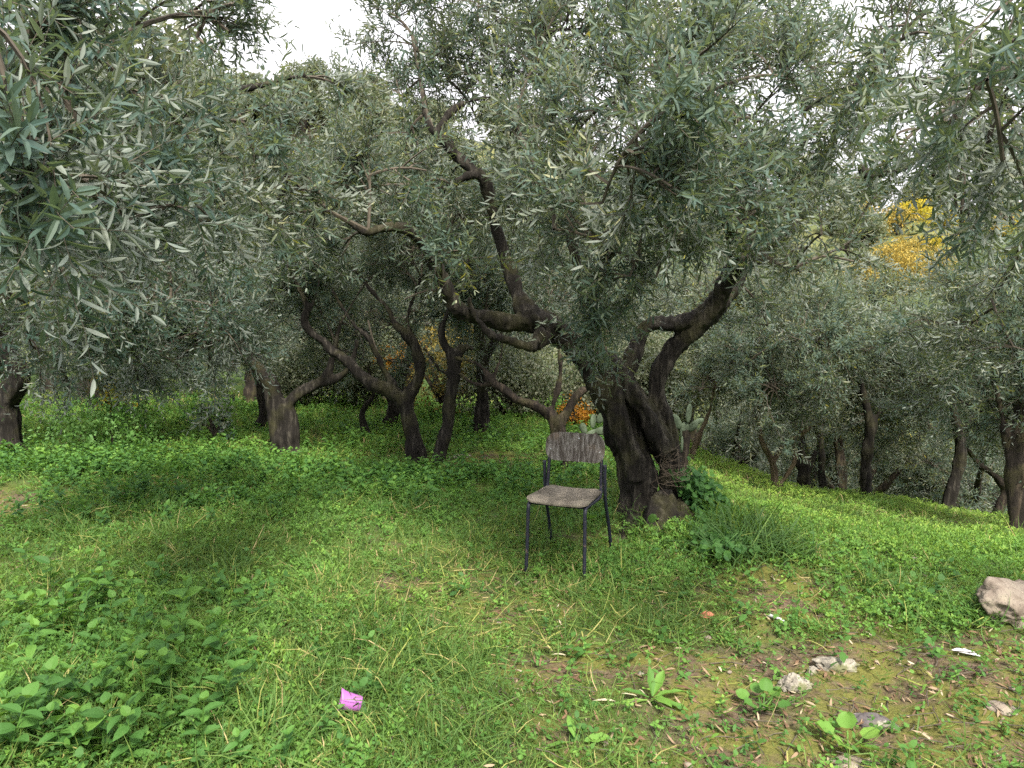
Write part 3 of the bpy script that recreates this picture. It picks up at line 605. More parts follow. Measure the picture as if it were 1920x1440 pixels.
mid('dark olive trunk behind the fork of the tree with bowed limbs', (732, 798), [[(728, 806, 19), (735, 780, 13), (742, 750, 11), (750, 715, 12), (762, 680, 8), (780, 600, 6)], [(740, 765, 9), (725, 735, 6), (735, 700, 5)]], [(740, 540, .5, 1.8, 1.2, 1.0, 8)], tone=-.04)
mid('short dark olive trunk left of the Y shaped tree, farther back', (488, 810), [[(486, 814, 17), (493, 780, 10), (490, 740, 9), (480, 700, 8), (460, 630, 6)]], [(430, 560, .5, 1.8, 1.2, .9, 9), (300, 640, 1.2, 1.8, 1, .6, 8)], tone=-.1)
mid('slender reddish olive stem leaning right, beyond the split trunk', (1297, 866), [[(1294, 872, 9), (1302, 840, 7), (1312, 815, 6), (1325, 785, 5), (1335, 755, 4), (1345, 700, 3)]], [(1350, 640, 0, 1.0, .8, .7, 7), (1310, 560, .6, .9, .8, .6, 4)], bark='bark_pale', tone=.1)
mid('small olive tree splitting at the ground into two thin pale stems', (1455, 922), [[(1455, 930, 9), (1452, 895, 7), (1449, 870, 7), (1440, 850, 6), (1430, 830, 6), (1424, 800, 5), (1420, 760, 4)], [(1449, 870, 6), (1462, 845, 5), (1480, 825, 5), (1505, 815, 4), (1520, 800, 3)], [(1456, 918, 5), (1472, 895, 4), (1488, 870, 4), (1492, 845, 4), (1488, 830, 3), (1515, 800, 3)]], [(1440, 690, -.2, 1.0, .9, .7, 10), (1500, 620, .6, 1.1, .9, .7, 6)], bark='bark_pale', tone=.1, vox=.014)
mid('dark stubby olive trunk splitting in three at the far edge of the grass', (1508, 902), [[(1508, 935, 15), (1506, 885, 13), (1508, 860, 10), (1500, 840, 8), (1505, 800, 6)], [(1504, 885, 8), (1494, 868, 6), (1488, 850, 5)], [(1512, 885, 8), (1522, 865, 6), (1530, 845, 5)]], [(1530, 740, .4, 1.1, .9, .6, 7)], tone=.0, Yf=11.0)
mid('dark straight olive trunk next to the three-way one at the far edge', (1545, 910), [[(1546, 940, 10), (1541, 885, 8), (1540, 855, 8), (1538, 810, 6)]], [(1590, 700, .5, 1.0, .8, .6, 6)], tone=.0, Yf=11.2)
mid('pair of thin stems at the far edge, seen between two dark olive trunks', (1578, 908), [[(1577, 935, 7), (1572, 880, 6), (1570, 850, 5), (1560, 800, 4)], [(1582, 935, 6), (1584, 880, 5), (1578, 840, 4), (1575, 800, 3)]], [(1600, 640, .8, 1.1, .8, .6, 5)], bark='bark_far', tone=.05, Yf=11.6)
mid('upright brown olive trunk on the grassy edge right of the small pale-stemmed one', (1625, 936), [[(1625, 944, 17), (1624, 915, 13), (1622, 880, 12), (1628, 840, 12), (1630, 800, 10), (1622, 750, 8), (1600, 680, 6)], [(1628, 835, 7), (1640, 805, 5), (1650, 760, 4)]], [(1620, 680, 0, 1.2, 1.0, .7, 12), (1640, 590, .4, .8, 1.0, .5, 4), (1640, 790, .9, .6, .5, .35, 3)], tone=.05)
mid('bent olive trunk leaning right at the lower end of the grass bank', (1778, 955), [[(1770, 990, 19), (1776, 958, 16), (1782, 930, 13), (1790, 895, 12), (1800, 865, 12), (1803, 835, 11), (1795, 805, 11), (1790, 770, 8), (1770, 700, 6)], [(1798, 815, 7), (1815, 795, 6), (1830, 770, 5)]], [(1760, 700, 0, 1.2, 1.0, .7, 11), (1860, 660, .4, 1.0, .8, .5, 5), (1700, 800, 1., .6, .5, .4, 4)], tone=.05, Yf=8.7)
mid('olive trunk forking low with a limb reaching left, near the right edge', (1868, 964), [[(1862, 1000, 12), (1869, 966, 11), (1878, 940, 10), (1884, 915, 10), (1868, 895, 7), (1850, 880, 6), (1830, 865, 5), (1800, 820, 4)], [(1884, 915, 8), (1895, 890, 7), (1893, 850, 7), (1885, 800, 5)]], [(1850, 780, .5, 1.2, .8, .7, 8)], tone=-.02, bark='bark_far', Yf=9.6)
mid('thick brown olive trunk cut off by the right edge of the view', (1908, 1000), [[(1912, 1016, 26), (1908, 960, 20), (1904, 900, 19), (1905, 850, 19), (1910, 800, 17), (1925, 720, 12), (1950, 620, 8)], [(1897, 880, 10), (1885, 840, 7), (1880, 790, 6), (1870, 720, 4)]], [(1960, 640, .2, .9, .9, .6, 9), (1880, 740, .3, .6, .6, .3, 4)], tone=.03, bark='bark_far')

# --- farther trees: four shapes, then copies ----------------------------------
def generic(label, seed, leafn=10, size=1., group=None, leaf='olive', name='olive_tree', lod=2, nsub=None, per=11, sl=.36, low=0.0):
    T = Tree(name, label, 0, 'bark_far', group, leaf=leaf)
    a0 = seed * 1.7
    T.limb_w([(0, 0, -.2, .24), (.05, 0, .3, .17), (.1 * math.cos(a0), .1, .9, .14), (.2 * math.cos(a0), .15 * math.sin(a0), 1.3, .12)])
    for k in range(4):
        a = a0 + k * 1.57 + rng.uniform(-.3, .3); r = rng.uniform(.9, 1.5)
        T.limb_w([(.18 * math.cos(a0), .14 * math.sin(a0), 1.2, .1), (.5 * math.cos(a), .5 * math.sin(a), 1.7, .075), (r * .8 * math.cos(a), r * .8 * math.sin(a), 2.2, .05), (r * 1.2 * math.cos(a), r * 1.2 * math.sin(a), 3.0, .025)])
    for k in range(leafn):
        a = a0 + k * 2.4; r = rng.uniform(.4, 1.75); z = 2.5 + 1.3 * math.cos(r / 1.9) * rng.uniform(-.5, 1) - low * rng.uniform(0, 1.6)
        T.clump((r * math.cos(a), r * math.sin(a), z), rng.uniform(.55, .8), lod=lod, nsub=nsub, per=per, sl=sl, tone=rng.normal(0, .08))
    T.build(voxel=None, base=(0, 0, 0)); return T.root
def copy_tree(o, loc, rz, sc, label=None, group=None):
    c = o.copy(); COL.objects.link(c); c.location = loc; c.rotation_euler = (0, 0, rz); c.scale = (sc, sc, sc)
    if label: c['label'] = label
    if group: c['group'] = group
    for ch in o.children:
        d = ch.copy(); COL.objects.link(d); d.parent = c
    return c
GB = 'olive trees of the back rows'
LB = 'olive tree of the dense back rows beyond the near trunks'
protos = [generic(LB, s, leafn=12, group=GB, nsub=16, per=9, low=.6) for s in range(4)]
spots = []
for row, (yy, n, half) in enumerate([(13.5, 7, 9.5), (16.5, 8, 12), (20, 9, 15), (24.5, 9, 18), (30, 10, 22)]):
    for i in range(n):
        x = -half + 2 * half * (i + .5) / n + random.uniform(-.7, .7); y = yy + random.uniform(-.9, .9)
        if row == 0 and -1.6 < x < .2: continue
        spots.append((x, y, row))
LM = [(15, 'the thick left-edge trunk'), (280, 'the weedy left bank'), (540, 'the Y shaped olive'), (785, 'the olive with bowed limbs'), (905, 'the flared-root olive'), (1062, 'the chair back'), (1240, 'the split trunk'), (1455, 'the small pale-stemmed olive'), (1625, 'the upright brown trunk'), (1780, 'the bent trunk'), (1905, 'the right-edge trunk')]
RW = ['first back row', 'second back row', 'third back row', 'fourth back row', 'last back row']
def near_lm(x, y):
    px = 960 + F * x / y
    if px < -60: return 'out past the left edge of the grove'
    if px > 1980: return 'out past the right edge of the grove'
    return 'directly behind ' + min(LM, key=lambda l: abs(l[0] - px))[1]
for i, (x, y, row) in enumerate(spots):
    loc = (x, y, float(G(x, y)) - .02); sc = random.uniform(.85, 1.2)
    if i < 4: o = protos[i]; o.location = loc; o.rotation_euler = (0, 0, random.uniform(0, 6)); o.scale = (sc,) * 3
    else: o = copy_tree(protos[i % 4], loc, random.uniform(0, 6), sc)
    o['label'] = 'grey-green olive tree of the %s, %s' % (RW[row], near_lm(x, y))
# far hillside
GH = 'trees covering the far hillside'
def bushy(label, name, leaf, h=3., r=1.6, n=700, ls=.3, trunk=True, group=None, airy=False, cat='tree', seed=0, ar=.42):
    """far or low plant: trunk with limbs and many leaf clumps spread in an uneven crown"""
    root = empty(name, (0, 0, 0)); tag(root, label, cat, group); b = Bag(); rg = np.random.default_rng(seed + 50)
    nb = 14; bc = rg.normal(size=(nb, 3)); bc = norm(bc) * np.array([r, r, h * ar]) * rg.uniform(.25, .8, (nb, 1)); br = rg.uniform(.35, .6, nb) * r * (.55 if airy else 1)
    k = rg.integers(0, nb, n); d = norm(rg.normal(size=(n, 3))) * (rg.uniform(.1, 1, (n, 1)) ** .4) * br[k][:, None]
    P = bc[k] + d; P[:, 2] = P[:, 2] + h * .56; P = P[P[:, 2] > .05]; n = len(P); k = k[:n]
    quad = np.array([[(-.5, 0, 0), (.0, -.28, .05), (.5, 0, 0), (0, .28, .05)], [(-.4, 0, 0), (.05, -.33, -.08), (.5, .1, .1), (0, .3, 0)]])
    # each clump: 6 leaf blades around a point
    Vs = []
    for v in range(6):
        vv = []
        for q in range(7):
            Rm = np.linalg.qr(rg.normal(size=(3, 3)))[0]; vv.append(quad[q % 2] @ Rm.T * rg.uniform(.5, .9) + rg.normal(0, .5, 3))
        Vs.append(np.concatenate(vv))
    f = np.arange(28).reshape(7, 4)
    tp = Tpl(np.array(Vs), [f], rg.normal(0, .12, 7), np.zeros(7, int))
    b.stamp(tp, P, frames(rg.normal(size=(n, 3))), rg.uniform(.6, 1.2, n) * ls, .5 + rg.normal(0, .1, n))
    if trunk:
        tr = Bag(); L = []
        for j in range(6):
            e = bc[j] * .9 + np.array([0, 0, h * .55]); t = np.linspace(0, 1, 6)[:, None]; s0 = np.array([0, 0, -.15]) if j == 0 else np.array([0, 0, h * .22])
            L.append(s0 + (e - s0) * t + np.array([rg.normal(0, .1), rg.normal(0, .1), .2]) * t * (1 - t) * h * .4)
        tr.tubes(np.array(L), np.tile(np.linspace(.045, .012, 6) * h, (6, 1)), 6, .5, 0)
        link('trunk', tr.mesh('trunk', True), M['bark_far'], root)
    link('crown', b.mesh('crown'), [M[leaf], M['twig_dark']], root); return root
hp = [bushy('tree or bush of the wooded far hillside', 'hillside_tree', 'olive_far', 3.6, 2.0, 520, .42, group=GH, seed=s) for s in range(3)]
hb = [bushy('golden autumn vine shrub on the far hillside', 'autumn_shrub', 'yellow_leaf', 1.8, 1.6, 260, .34, group='golden autumn shrubs on the far hillside', cat='shrub', seed=8)]
cnt = 0; random.seed(9)
for iy in range(11):
    y0 = 36 + iy * 6.0
    for ix in range(17):
        y = y0 + random.uniform(-2.5, 2.5); x = (-.78 + 1.56 * (ix + .5) / 17) * y + random.uniform(-2, 2)
        r_ = random.random()
        if r_ < .12: continue
        gold = fbm(np.array([x]), np.array([y]), .06, 21)[0] > .56
        if .50 < x / y < .62 and 56 < y < 72: continue
        src = hb[0] if (gold and y < 85) else hp[cnt % 3]; cnt += 1
        copy_tree(src, (x, y, float(G(x, y)) - .1), random.uniform(0, 6), random.uniform(.7, 1.35) * (1 + (y > 85) * .25))
for s in hp + hb: 
    x, y = {0: (-30, 60), 1: (-12, 78), 2: (20, 70), 3: (14, 44)}[(hp + hb).index(s)]; s.location = (x, y, float(G(x, y)) - .1)
vt = bushy('bright golden vine rows glowing on the hillside seen through the right-hand foliage gap', 'autumn_vine', 'vine_leaf', 2.0, 1.5, 300, .20, group='golden vines in the right-hand foliage gap', cat='shrub', seed=88)
for i in range(20):
    px = random.uniform(1600, 1900); py = random.uniform(425, 560); q = gp(px, py + 12); Y = q.y; o = vt if i == 0 else copy_tree(vt, (0, 0, 0), 0, 1)
    o.location = (q.x, Y, float(G(q.x, Y)) - .1); o.rotation_euler = (0, 0, random.uniform(0, 6)); sc = random.uniform(1.0, 1.7); o.scale = (sc, sc, sc)
def far_tree(label, px, py_top, Y, h, r, n, ls, leaf, airy, seed, name='skyline_tree'):
    o = bushy(label, name, leaf, h, r, n, ls, airy=airy, seed=seed); p = at(px, py_top, Y); g = float(G(p.x, Y)); s = (p.z - g) / h
    o.location = (p.x, Y, g - .1); o.scale = (max(s, .4),) * 3; return o
far_tree('tall airy thin-leaved tree standing above the hilltop against the white sky', 545, 38, 62, 12, 3.9, 2600, .30, 'olive_far', True, 31)
far_tree('dense dark rounded tree on the hilltop left of the airy one', 440, 112, 66, 7.5, 3.2, 1500, .55, 'olive_far', False, 32)
far_tree('dark round-topped tree rising above the hilltop at the far left', 300, 20, 50, 10, 4.4, 2200, .5, 'olive_far', False, 33)
far_tree('low rounded dark trees on the skyline right of the airy tree', 665, 148, 72, 6, 3.0, 1100, .5, 'olive_far', False, 34)
# low shrubs, autumn bushes, hedge-like scrub behind the grove
def low(label, name, px, py, leaf, h, r, n, ls, cat='shrub', seed=0, dY=0, ar=.42):
    g = gp(px, py); x = g.x; y = g.y + dY; o = bushy(label, name, leaf, h, r, n, ls, trunk=True, cat=cat, seed=seed, ar=ar); o.location = (x, y, float(G(x, y)) - .03); return o
low('yellow autumn bush glowing between the olive trunks left of the chair', 'autumn_bush', 820, 800, 'vine_leaf', 1.5, .75, 420, .09, seed=41, dY=.8)
low('small orange-leaved bush just behind the left end of the chair back', 'orange_bush', 1082, 815, 'orange_leaf', .55, .3, 150, .05, seed=42, dY=.3)
low('orange vine tangle behind the bowed fork of the middle olive tree', 'orange_bush', 745, 790, 'orange_leaf', 1.5, .5, 90, .07, seed=43, dY=.8)
low('small dark-leaved sapling standing in the weeds left of the Y shaped olive', 'sapling', 405, 835, 'olive', .7, .26, 60, .07, cat='sapling', seed=44)
low('broad dark weedy bush on the bank at the left', 'weed_bush', 215, 850, 'herb', .45, .8, 500, .07, seed=45)
low('few yellow leaves on a little bush under the dark crowns at the left', 'autumn_bush', 210, 800, 'yellow_leaf', .9, .35, 80, .08, seed=46)
for i, (px, py, h, r) in enumerate([(1250, 835, 1.2, 1.0), (1380, 872, 1.3, 1.1), (1700, 925, 1.4, 1.2), (1660, 915, 1.1, .9), (1480, 880, 1.2, 1.0), (1590, 905, 1.2, 1.0), (1840, 950, 1.4, 1.2), (640, 785, 1.3, .9), (960, 800, 1.2, 1.1), (560, 775, 1.2, 1.0), (1160, 815, 1.1, .9), (1905, 960, 1.5, 1.3)]):
    o = low('low grey-green scrub bush at the foot of the back trees along the grass edge', 'scrub_bush', px, py, 'olive_far', h, r, 2600, .075, seed=60 + i, dY=1.0)
    o['group'] = 'scrub bushes along the grass edge'; o['label'] = 'low grey-green scrub bush at the far grass edge, ' + near_lm(o.location.x, o.location.y)
# ------------------------------------------------------------ ground cover
def blade_tpl(nv, seed, lean=(.2, 1.1), w=.05):
    rg = np.random.default_rng(seed); Vs = []
    for v in range(nv):
        c = rg.uniform(*lean); tw = rg.uniform(-.3, .3); pts = []
        for t in (0, .35, .7):
            h = t * (1 - .35 * c * t); y = c * t * t * .8; ww = w * (1 - .45 * t)
            pts += [(-ww / 2 + tw * t * .1, y, h), (ww / 2 + tw * t * .1, y, h)]
        pts.append((tw * .15, c * .85, 1 - .45 * c)); Vs.append(pts)
    return Tpl(np.array(Vs), [np.array([(0, 1, 3, 2), (2, 3, 5, 4)]), np.array([(4, 5, 6)])], np.zeros(3), np.zeros(3, int))
BL = blade_tpl(12, 2); BLONG = blade_tpl(10, 3, (.4, 1.5), .028)
def clover_tpl(nv, seed):
    rg = np.random.default_rng(seed); Vs = []
    for v in range(nv):
        V = []; H = 1.0; lx, ly = rg.normal(0, .25, 2)
        V += [(-.02, 0, 0), (.02, 0, 0), (lx + .02, ly, H), (lx - .02, ly, H)]
        a0 = rg.uniform(0, 6)
        for k in range(3):
            a = a0 + k * 2.094; L = rg.uniform(.55, .7); d = np.array([math.cos(a), math.sin(a), 0]); s = np.array([-d[1], d[0], 0]); dz = rg.uniform(-.18, .2); c = np.array([lx, ly, H])
            V += [c, c + d * L * .62 + s * L * .5 + [0, 0, dz * .6 + .07], c + d * L * .92 + s * L * .3 + [0, 0, dz], c + d * L * .84 + [0, 0, dz - .05], c + d * L * .92 - s * L * .3 + [0, 0, dz], c + d * L * .62 - s * L * .5 + [0, 0, dz * .6 + .07]]
        Vs.append(np.array(V))
    q = [(0, 1, 2, 3)]; tq = [.0]
    for k in range(3):
        b = 4 + k * 6; q += [(b, b + 5, b + 4, b + 3), (b, b + 3, b + 2, b + 1)]; tq += [.02 * k, .03 + .02 * k]
    return Tpl(np.array(Vs), [np.array(q)], np.array(tq), np.zeros(len(q), int))
CL = clover_tpl(12, 4)
def herb_tpl(nv, seed, npair=5, leafL=.34, leafW=.17, lod=0, spread=(45, 80)):
    """upright weed: stem and opposite ovate leaves; unit height"""
    rg = np.random.default_rng(seed); Vs = []
    for v in range(nv):
        V = []; quad = []; tri = []; tq = []; tt = []; cd = rg.normal(0, .12, 2)
        for k in (0, .5, 1.):
            c = np.array([cd[0] * k * k, cd[1] * k * k, k]); r = .012 * (1 - .5 * k)
            for a in range(3): V.append(c + np.array([math.cos(a * 2.1) * r, math.sin(a * 2.1) * r, 0]))
        for k in range(2):
            for a in range(3): quad.append((k * 3 + a, k * 3 + (a + 1) % 3, k * 3 + 3 + (a + 1) % 3, k * 3 + 3 + a)); tq.append(.2)
        for i in range(npair):
            s = .25 + .75 * i / (npair - 1); base = np.array([cd[0] * s * s, cd[1] * s * s, s]); a0 = i * math.pi / 2 + rg.normal(0, .3); z = 1 - .5 * (i == npair - 1)
            for sd_ in (0, 1):
                a = a0 + sd_ * math.pi; op = R(rg.uniform(*spread)) * z; rad = np.array([math.cos(a), math.sin(a), 0]); T = np.array([0, 0, 1.])
                l = T * math.cos(op) + rad * math.sin(op); nr = norm(T - l * T.dot(l)); tw = rg.normal(0, .3); x = np.cross(nr, l); nr = norm(nr * math.cos(tw) + x * math.sin(tw)); x = np.cross(l, nr)
                L = leafL * rg.uniform(.75, 1.15) * (1.05 - .45 * (i == npair - 1)); lv, lt, lq = leaf_pts(L, leafW * rg.uniform(.85, 1.15), lod, rg.uniform(.15, .55)); b = len(V)
                V += list(base + lv[:, :1] * x + lv[:, 1:2] * l + lv[:, 2:3] * nr); tn = rg.normal(0, .08) + (.15 if i >= npair - 1 else 0)
                for f in lt: tri.append(tuple(b + q for q in f)); tt.append(tn)
                for f in lq: quad.append(tuple(b + q for q in f)); tq.append(tn)
        Vs.append(np.array(V)); fq = np.array(quad); ft = np.array(tri); tn_ = np.array(tq + tt)
    return Tpl(np.array(Vs), [fq, ft], tn_, np.zeros(len(tn_), int))
HB = herb_tpl(10, 6); HBs = herb_tpl(8, 7, 3, .5, .26, 1, (60, 95))
def feath_tpl(nv, seed):
    """small cut-leaf herb: a few stalks with lobed leaflets"""
    rg = np.random.default_rng(seed); Vs = []
    for v in range(nv):
        V = []; q = []; 
        for k in range(5):
            a = rg.uniform(0, 6.28); el = R(rg.uniform(25, 70)); d = np.array([math.cos(a) * math.cos(el), math.sin(a) * math.cos(el), math.sin(el)]); s = np.array([-math.sin(a), math.cos(a), 0]); L = rg.uniform(.7, 1.1)
            for j in range(5):
                t = .35 + .16 * j; c = d * L * t - np.array([0, 0, .25 * t * t]); sg = 1 if j % 2 else -1; w_ = .17 * (1.1 - .5 * t)
                dd = norm(d * .6 + s * sg * (.9 if j < 4 else 0.)); ss = np.cross(dd, [0, 0, 1.]); ss = norm(ss)
                b = len(V); V += [c, c + dd * w_ + ss * w_ * .55, c + dd * w_ * 2.1, c + dd * w_ - ss * w_ * .55]; q.append((b, b + 1, b + 2, b + 3))
        Vs.append(np.array(V))
    return Tpl(np.array(Vs), [np.array(q)], rg.normal(0, .05, 25), np.zeros(25, int))
FE = feath_tpl(10, 9)
def samp(n, y0, y1, gam=1., margin=1.25, xr=None):
    """random ground points, density falling with distance"""
    u = rng.random(n); y = y0 * (y1 / y0) ** (u ** gam); x = rng.uniform(-1, 1, n) * (.69 * y * margin + .3)
    return x, y
def put(bag, tpl, x, y, fr, sc, tone, dz=0.): bag.stamp(tpl, np.stack([x, y, G(x, y) + dz], -1), fr, sc, tone)
def trunkfree(x, y): return ~(((x - 1.06) / .22) ** 2 + ((y - 5.6) / .2) ** 2 < 1)
def drymask(x, y):
    return np.clip(.9 * blob(x, y, PB['dry1'].x, PB['dry1'].y, .8, .6) + .7 * blob(x, y, PB['dry2'].x, PB['dry2'].y, .8, .5) + .6 * blob(x, y, PB['straw'].x, PB['straw'].y, 1.3, .5) + .5 * blob(x, y, PB['soil_m'].x + .5, PB['soil_m'].y, .9, .4) + .6 * sstep((fbm(x, y, 1.1, 14) - .52) / .25), 0, 1)
# short grass
b = Bag()
x, y = samp(230000, 1.7, 17, .92); k = (rng.random(len(x)) > bare(x, y) * .84) & (rng.random(len(x)) > lush(x, y) * .45); x = x[k]; y = y[k]
n = len(x); cl = fbm(x, y, 7, 31); dr = drymask(x, y)
h = (.035 + .05 * cl + .03 * lush(x, y)) * (1 - .55 * bare(x, y)) * rng.uniform(.6, 1.4, n) * (1 + y * .03)
tilt = .35 + .6 * dr
z = norm(np.stack([rng.normal(0, 1, n) * tilt + .3 * (vn(x, y, 1.3, 77) - .5), rng.normal(0, 1, n) * tilt, np.ones(n)], -1))
tone = .30 + .42 * (fbm(x, y, .8, 41) - .1) + rng.normal(0, .09, n) + np.where(rng.random(n) < .05 + .24 * dr, rng.uniform(.25, .5, n), 0) + .10 * sstep((y - 6) / 3)
b.stamp(BL, np.stack([x, y, G(x, y) - .004], -1), frames(z), np.stack([h * (1.1 + y * .08) * 1.0, h, h], -1), tone)
o = link('grass', b.mesh('grass'), M['grass']); tag(o, 'short trampled green grass with dry straw-coloured blades', 'grass', kind='stuff')
# cut grass lying flat, and long arching tufts
b = Bag()
x, y = samp(80000, 1.7, 10, 1.); k = (rng.random(len(x)) < (.22 + .9 * drymask(x, y)) * (1 - .8 * bare(x, y))); x = x[k]; y = y[k]; n = len(x)
z = norm(np.stack([rng.normal(0, 1, n), rng.normal(0, 1, n) * .8, np.abs(rng.normal(.12, .14, n))], -1))
b.stamp(BLONG, np.stack([x, y, G(x, y) + rng.uniform(.005, .04, n)], -1), frames(z), np.stack([rng.uniform(.10, .26, n), rng.uniform(.08, .22, n), rng.uniform(.08, .22, n)], -1), .42 + rng.normal(0, .13, n) + (rng.random(n) < .05 + .2 * drymask(x, y)) * rng.uniform(.2, .45, n))
tf = [(430, 1060, 110, .26), (480, 1020, 80, .24), (330, 1010, 90, .25), (620, 1130, 70, .22), (700, 1240, 110, .26), (780, 1260, 60, .2), (640, 1210, 90, .25), (120, 1000, 80, .24), (220, 1030, 60, .25), (600, 990, 70, .2), (1400, 1015, 420, .36), (1440, 1035, 300, .32), (1370, 1025, 260, .32), (1560, 1005, 90, .22), (1060, 1040, 70, .2), (1020, 1050, 40, .2), (560, 1290, 80, .24), (500, 1400, 90, .26), (360, 1330, 60, .24), (40, 1380, 80, .25), (820, 1180, 60, .18), (1180, 1150, 60, .16), (1540, 1190, 70, .16), (1210, 1190, 50, .14), (930, 960, 60, .16), (300, 1200, 60, .2), (90, 1090, 60, .22), (760, 1010, 60, .18), (900, 1400, 60, .14), (1290, 1180, 60, .13)]
for i in range(520):
    tf.append((random.uniform(-40, 1960), random.uniform(930, 1440), random.randint(16, 44), random.uniform(.11, .27)))
for (px, py, n, L) in tf:
    c = gp(px, py)
    if n < 45 and bare(np.array([c.x]), np.array([c.y]))[0] > .5: continue
    n = int(n); s = .03 + .10 * min(1, n / 150); xx = c.x + rng.normal(0, s, n); yy = c.y + rng.normal(0, s, n)
    out = np.stack([xx - c.x, yy - c.y], -1) / s; lean = rng.normal(0, .25, 2)
    z = norm(np.stack([out[:, 0] * .3 + rng.normal(0, .2, n) + lean[0], out[:, 1] * .3 + rng.normal(0, .2, n) + lean[1], np.ones(n)], -1))
    T0 = .2 + rng.uniform(-.08, .16) - (.22 if n > 250 else 0)
    b.stamp(BLONG, np.stack([xx, yy, G(xx, yy) - .005], -1), frames(z), rng.uniform(.5, 1.1, n) * L, T0 + rng.normal(0, .09, n) + (rng.random(n) < .12) * .45)
o = link('long_grass', b.mesh('long_grass'), M['grass']); tag(o, 'long arching grass tufts and flattened cut blades', 'grass', kind='stuff')
# clover, small round leaves and feathery herbs
b = Bag()
x, y = samp(95000, 1.7, 13, .95); L_ = lush(x, y); k = (rng.random(len(x)) < np.clip(.08 + L_ * 1.1, 0, 1) * (1 - .93 * bare(x, y)) * sstep((fbm(x, y, 3.1, 55) - .28) / .2)); x = x[k]; y = y[k]; n = len(x)
put(b, CL, x, y, up_frames(n, .25), np.stack([rng.uniform(.017, .031, n) * (1 + y * .04)] * 2 + [rng.uniform(.03, .10, n) * (.6 + .7 * lush(x, y))], -1), .45 + .6 * (fbm(x, y, 1.2, 61) - .4) + rng.normal(0, .1, n) + .12 * sstep((y - 6) / 3) + .3 * sstep((x - .15 * y) / 1.2) * sstep((y - 4.5) / 1.5))  # last term lightens the right bank: sunlight put into the leaf colour
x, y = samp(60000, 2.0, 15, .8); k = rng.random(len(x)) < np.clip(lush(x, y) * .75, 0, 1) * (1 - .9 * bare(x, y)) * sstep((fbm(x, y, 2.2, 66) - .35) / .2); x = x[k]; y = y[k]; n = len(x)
put(b, FE, x, y, up_frames(n, .25), rng.uniform(.05, .12, n), .5 + .7 * (fbm(x, y, .9, 62) - .42) + rng.normal(0, .09, n) + .15 * sstep((y - 6) / 3) + .25 * sstep((x - .15 * y) / 1.2) * sstep((y - 4.5) / 1.5))  # herbs on the right bank get the same painted sunlight
x, y = samp(9000, 1.7, 7, 1.); k = rng.random(len(x)) < .14 + .28 * bare(x, y); x = x[k]; y = y[k]; n = len(x)
put(b, HBs, x, y, up_frames(n, .35), rng.uniform(.03, .075, n), .4 + rng.normal(0, .14, n))
x, y = samp(1500, 1.7, 5, 1.); k = rng.random(len(x)) < lush(x, y) * .6 + .05; x = x[k]; y = y[k]; n = len(x)
put(b, HBs, x, y, up_frames(n, .3), rng.uniform(.08, .15, n), .25 + rng.normal(0, .12, n))
# taller far weeds on the left bank and beyond
x, y = samp(11000, 6.2, 14, .8); k = (rng.random(len(x)) < (.3 + .5 * (fbm(x, y, .9, 70))) * (1 - bare(x, y))) & (x < 1.5) ; x = x[k]; y = y[k]; n = len(x)
put(b, HB, x, y, up_frames(n, .25), rng.uniform(.08, .20, n) * (.5 + fbm(x, y, 1.1, 71)), .4 + .5 * (fbm(x, y, .8, 72) - .4) + rng.normal(0, .08, n))
for (px, py, s, m_) in [(90, 880, .9, 500), (250, 890, .8, 300), (820, 900, .8, 300), (300, 950, .8, 200), (1800, 960, .5, 120)]:
    c = gp(px, py); x = c.x + rng.normal(0, s, m_); y = c.y + rng.normal(0, s * .3, m_); kk = rng.random(m_) > bare(x, y); x = x[kk]; y = y[kk]; m_ = len(x)
    put(b, HB, x, y, up_frames(m_, .3), rng.uniform(.10, .2, m_), .3 + rng.normal(0, .1, m_))
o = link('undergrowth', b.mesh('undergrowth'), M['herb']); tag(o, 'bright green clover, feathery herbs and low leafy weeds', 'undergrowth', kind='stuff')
# litter
b = Bag(); lp, lt_, lq_ = leaf_pts(1., .22, 1, .25); LT = Tpl(np.array([lp, lp * [1, 1, -1], leaf_pts(1., .3, 1, .5)[0]]), [np.array(lq_), np.array(lt_)], np.zeros(3), np.zeros(3, int))
x, y = samp(34000, 1.7, 11, .95); k = rng.random(len(x)) < .12 + .38 * bare(x, y); x = x[k]; y = y[k]; n = len(x)
z = up_frames(n, .35); b.stamp(LT, np.stack([x, y, G(x, y) + rng.uniform(.004, .02, n)], -1), z, rng.uniform(.02, .06, n), np.clip(rng.beta(1.5, 3.2, n), 0, .8))
x, y = samp(60, 1.9, 6, 1.); n = len(x); b.stamp(LT, np.stack([x, y, G(x, y) + .03], -1), up_frames(n, .4), rng.uniform(.03, .06, n), np.full(n, .75))
o = link('leaf_litter', b.mesh('leaf_litter'), M['litter']); tag(o, 'dry fallen leaves and bits scattered on the soil', 'leaf litter', kind='stuff')
b = Bag(); x, y = samp(2600, 1.7, 8, 1.); k = rng.random(len(x)) < .1 + bare(x, y); x = x[k]; y = y[k]; n = len(x)
a = rng.uniform(0, 6.28, n); L = rng.uniform(.03, .16, n); t = np.linspace(-.5, .5, 4)
P = np.stack([x[:, None] + np.cos(a)[:, None] * L[:, None] * t + rng.normal(0, .004, (n, 4)), y[:, None] + np.sin(a)[:, None] * L[:, None] * t + rng.normal(0, .004, (n, 4)), np.zeros((n, 4))], -1); P[..., 2] = G(P[..., 0], P[..., 1]) + rng.uniform(.006, .03, (n, 1))
b.tubes(P, np.full((n, 4), .0022), 4, .5, 0); o = link('twig_litter', b.mesh('twig_litter'), M['twig']); tag(o, 'small dry twigs lying over soil and grass', 'twigs', kind='stuff')

